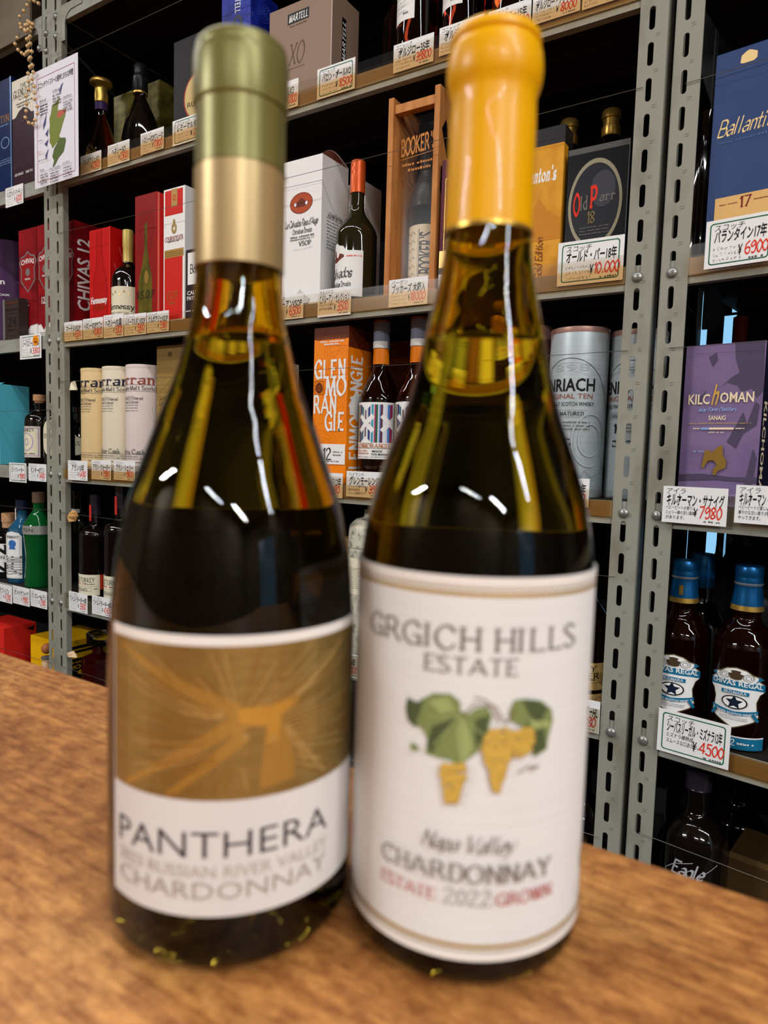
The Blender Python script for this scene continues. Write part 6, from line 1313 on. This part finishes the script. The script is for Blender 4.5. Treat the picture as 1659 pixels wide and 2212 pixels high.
# ------------------------------------------------------------------ poster, beads, paper scraps
pt = -0.035
s0, z1 = loc('M', 72.5, 158, pt); s1, _ = loc('M', 168, 114, pt); _, z0 = loc('M', 64, 413, pt)
pw, phh = s1 - s0, z1 - z0
mb = MB(); n = 8
poster_m = mat('poster paper', (226, 222, 230), 0.55)
for k in range(n):   # a slightly bowed sheet with thickness
    xa, xb = -pw / 2 + pw * k / n, -pw / 2 + pw * (k + 1) / n
    mb.box(xa, xb, 0.0, 0.0006, 0, phh, poster_m)
F = front(mb, pw, phh); F.step = 0.00008
F.frame(0.075, 0.05, 0.925, 0.93, 0.0016, mat('dark red rule', (140, 40, 56), 0.5)); F.text('スコッチウイスキーの産地とおもな特徴', 0.5, 0.865, 0.042, ink, 0.80, 'jp')
gA = mat('olive map print', (116, 126, 42), 0.5); gB = mat('forest map print', (82, 98, 44), 0.5); bl = mat('slate map print', (72, 78, 118), 0.5); rd2 = mat('brick map print', (190, 86, 66), 0.5)
F.poly([(0.42, 0.66), (0.50, 0.67), (0.58, 0.70), (0.60, 0.70), (0.56, 0.63), (0.55, 0.60), (0.74, 0.585), (0.72, 0.53), (0.66, 0.47), (0.62, 0.42), (0.58, 0.385), (0.60, 0.37), (0.62, 0.36), (0.52, 0.335), (0.46, 0.31), (0.42, 0.30), (0.40, 0.33), (0.36, 0.36), (0.37, 0.41), (0.35, 0.45), (0.37, 0.50), (0.36, 0.56), (0.40, 0.60)], gA)
F.poly([(0.56, 0.59), (0.74, 0.585), (0.72, 0.56), (0.60, 0.535), (0.53, 0.545)], rd2); F.poly([(0.60, 0.365), (0.72, 0.35), (0.73, 0.32), (0.68, 0.24), (0.56, 0.20), (0.48, 0.15), (0.42, 0.14), (0.46, 0.19), (0.42, 0.23), (0.46, 0.29), (0.52, 0.325)], gB)
for P_ in ([(0.58, 0.76), (0.64, 0.80), (0.68, 0.81), (0.62, 0.73)], [(0.22, 0.53), (0.30, 0.62), (0.28, 0.53), (0.22, 0.48)], [(0.26, 0.44), (0.34, 0.48), (0.32, 0.41)], [(0.24, 0.36), (0.34, 0.39), (0.30, 0.33)], [(0.26, 0.26), (0.34, 0.31), (0.28, 0.22)]): F.poly(P_, bl)
for k, (x, y, ln) in enumerate(((0.14, 0.73, 'アイランズ'), (0.44, 0.77, 'ハイランド'), (0.68, 0.68, 'スペイサイド'), (0.14, 0.14, 'アイラ'), (0.38, 0.125, 'キャンベルタウン'), (0.68, 0.135, 'ローランド'))):
    F.text(ln, x, y, 0.018, ink, 0.03 * len(ln), 'jp', al='l'); F.line([(x, y - 0.018), (x + 0.22, y - 0.018)], 0.0005, ink_soft)
    for q in range(4): F.fine(x + 0.01, y - 0.045 - 0.024 * q, x + 0.19, 0.012, ink, k * 5 + q)
F.text('ISLAY', 0.14, 0.30, 0.014, rd2, 0.1, 'serif'); F.fine(0.12, 0.39, 0.22, 0.010, bl, 50); F.fine(0.12, 0.22, 0.34, 0.010, ink, 51); F.line([(0.34, 0.30), (0.34, 0.145)], 0.0004, ink_soft); F.line([(0.12, 0.27), (0.32, 0.275)], 0.0004, ink_soft)
po = mb.build('map_poster'); po.location = world('M', (s0 + s1) / 2, pt, z0); tag(po, 'white laminated poster with a green map of Scotland, hung in front of the upright', 'poster')
m = MB(); m.tube([(pw * 0.2, 0.0003, phh - 0.002), (pw * 0.18, 0.012, phh + 0.02), (pw * 0.16, 0.034, phh + 0.03)], 0.0012, wire_m); m.build('hanging_hook', po)
bt = -0.045
bead_m = mat('champagne bead', (222, 184, 130), 0.3, 0.15)
strands = [[(88, 13), (80, 5), (70, 0), (62, 2), (58, 11), (53, 20), (48, 29), (44, 38), (42, 47), (43, 56), (49, 63), (56, 66)],
           [(77, 39), (72, 47), (68, 57), (64, 64)], [(43, 70), (37, 78), (34, 88), (35, 99), (40, 110), (50, 117), (58, 120)],
           [(60, 52), (63, 66), (66, 78), (66, 90), (67, 100), (67, 112), (68, 124), (69, 134), (70, 145), (71, 156), (71, 168), (72, 178), (73, 190), (75, 202), (77, 214), (79, 226), (80, 240), (80, 252), (77, 262), (70, 267), (62, 266), (57, 258), (56, 246), (56, 234), (57, 222), (58, 210), (59, 198), (61, 186), (62, 172), (63, 158), (63, 144), (62, 130), (60, 118), (59, 106), (58, 94), (57, 80), (58, 66), (55, 54)],
           [(53, 46), (56, 50), (61, 55), (63, 60), (62, 74), (62, 92), (64, 108), (64, 124), (65, 138), (66, 150)], [(52, 50), (57, 45), (62, 46), (67, 50), (70, 56), (62, 62)]]
mb = MB()
b0, zb0 = loc('M', 60, 60, bt)
for st in strands:
    P = [Vector(((lambda q: (q[0] - b0, 0.003 * math.sin(i * 1.7), q[1] - zb0))(loc('M', x, y, bt)))) for i, (x, y) in enumerate(st)]
    mb.tube([tuple(p) for p in P], 0.0006, wire_m, 5)
    acc = 0.0
    for p, q in zip(P, P[1:]):
        l = (q - p).length; d_ = 0.018 - acc
        while d_ < l: mb.ball(tuple(p + (q - p) * (d_ / l)), 0.0048, bead_m, 6); d_ += 0.018
        acc = (acc + l) % 0.018
bo = mb.build('bead_string'); bo.location = world('M', b0, bt, zb0); tag(bo, 'tangled string of champagne-coloured beads hanging beside the map poster', 'bead string')
def scrap(name, pts, t, label, m, unit='M'):
    P = [loc(unit, x, y, t) for x, y in pts]; cx_ = sum(p[0] for p in P) / len(P); cz_ = min(p[1] for p in P)
    b = MB(); b.prism([(p[0] - cx_, p[1] - cz_) for p in P], 0.0, 0.0035, m); b.v = [(x, y + 0.004 * math.sin(x * 160 + z * 90), z) for x, y, z in b.v]
    o = b.build(name); o.location = world(unit, cx_, t, cz_); return tag(o, label, 'paper')
kraft = noisy('kraft paper', (206, 158, 96), (186, 138, 78), (50, 50, 50), 0.7)
scrap('paper_tag', [(150, 1107), (154, 1102), (166, 1106), (169, 1115), (160, 1126), (151, 1127), (148, 1116)], -0.006, 'crumpled kraft paper tag on the upright, beside the first dark bourbon bottle', kraft)
scrap('paper_tag', [(147, 1410), (154, 1407), (160, 1414), (167, 1420), (158, 1421), (149, 1419)], -0.006, 'torn pale paper tag on the upright, before the sunflower yellow carton', mat('pale paper', (222, 190, 150), 0.7))
scrap('paper_tag', [(152, 826), (161, 823), (162, 842), (153, 843)], -0.006, 'small ivory paper slip on the upright, beside the straw tube', cream)
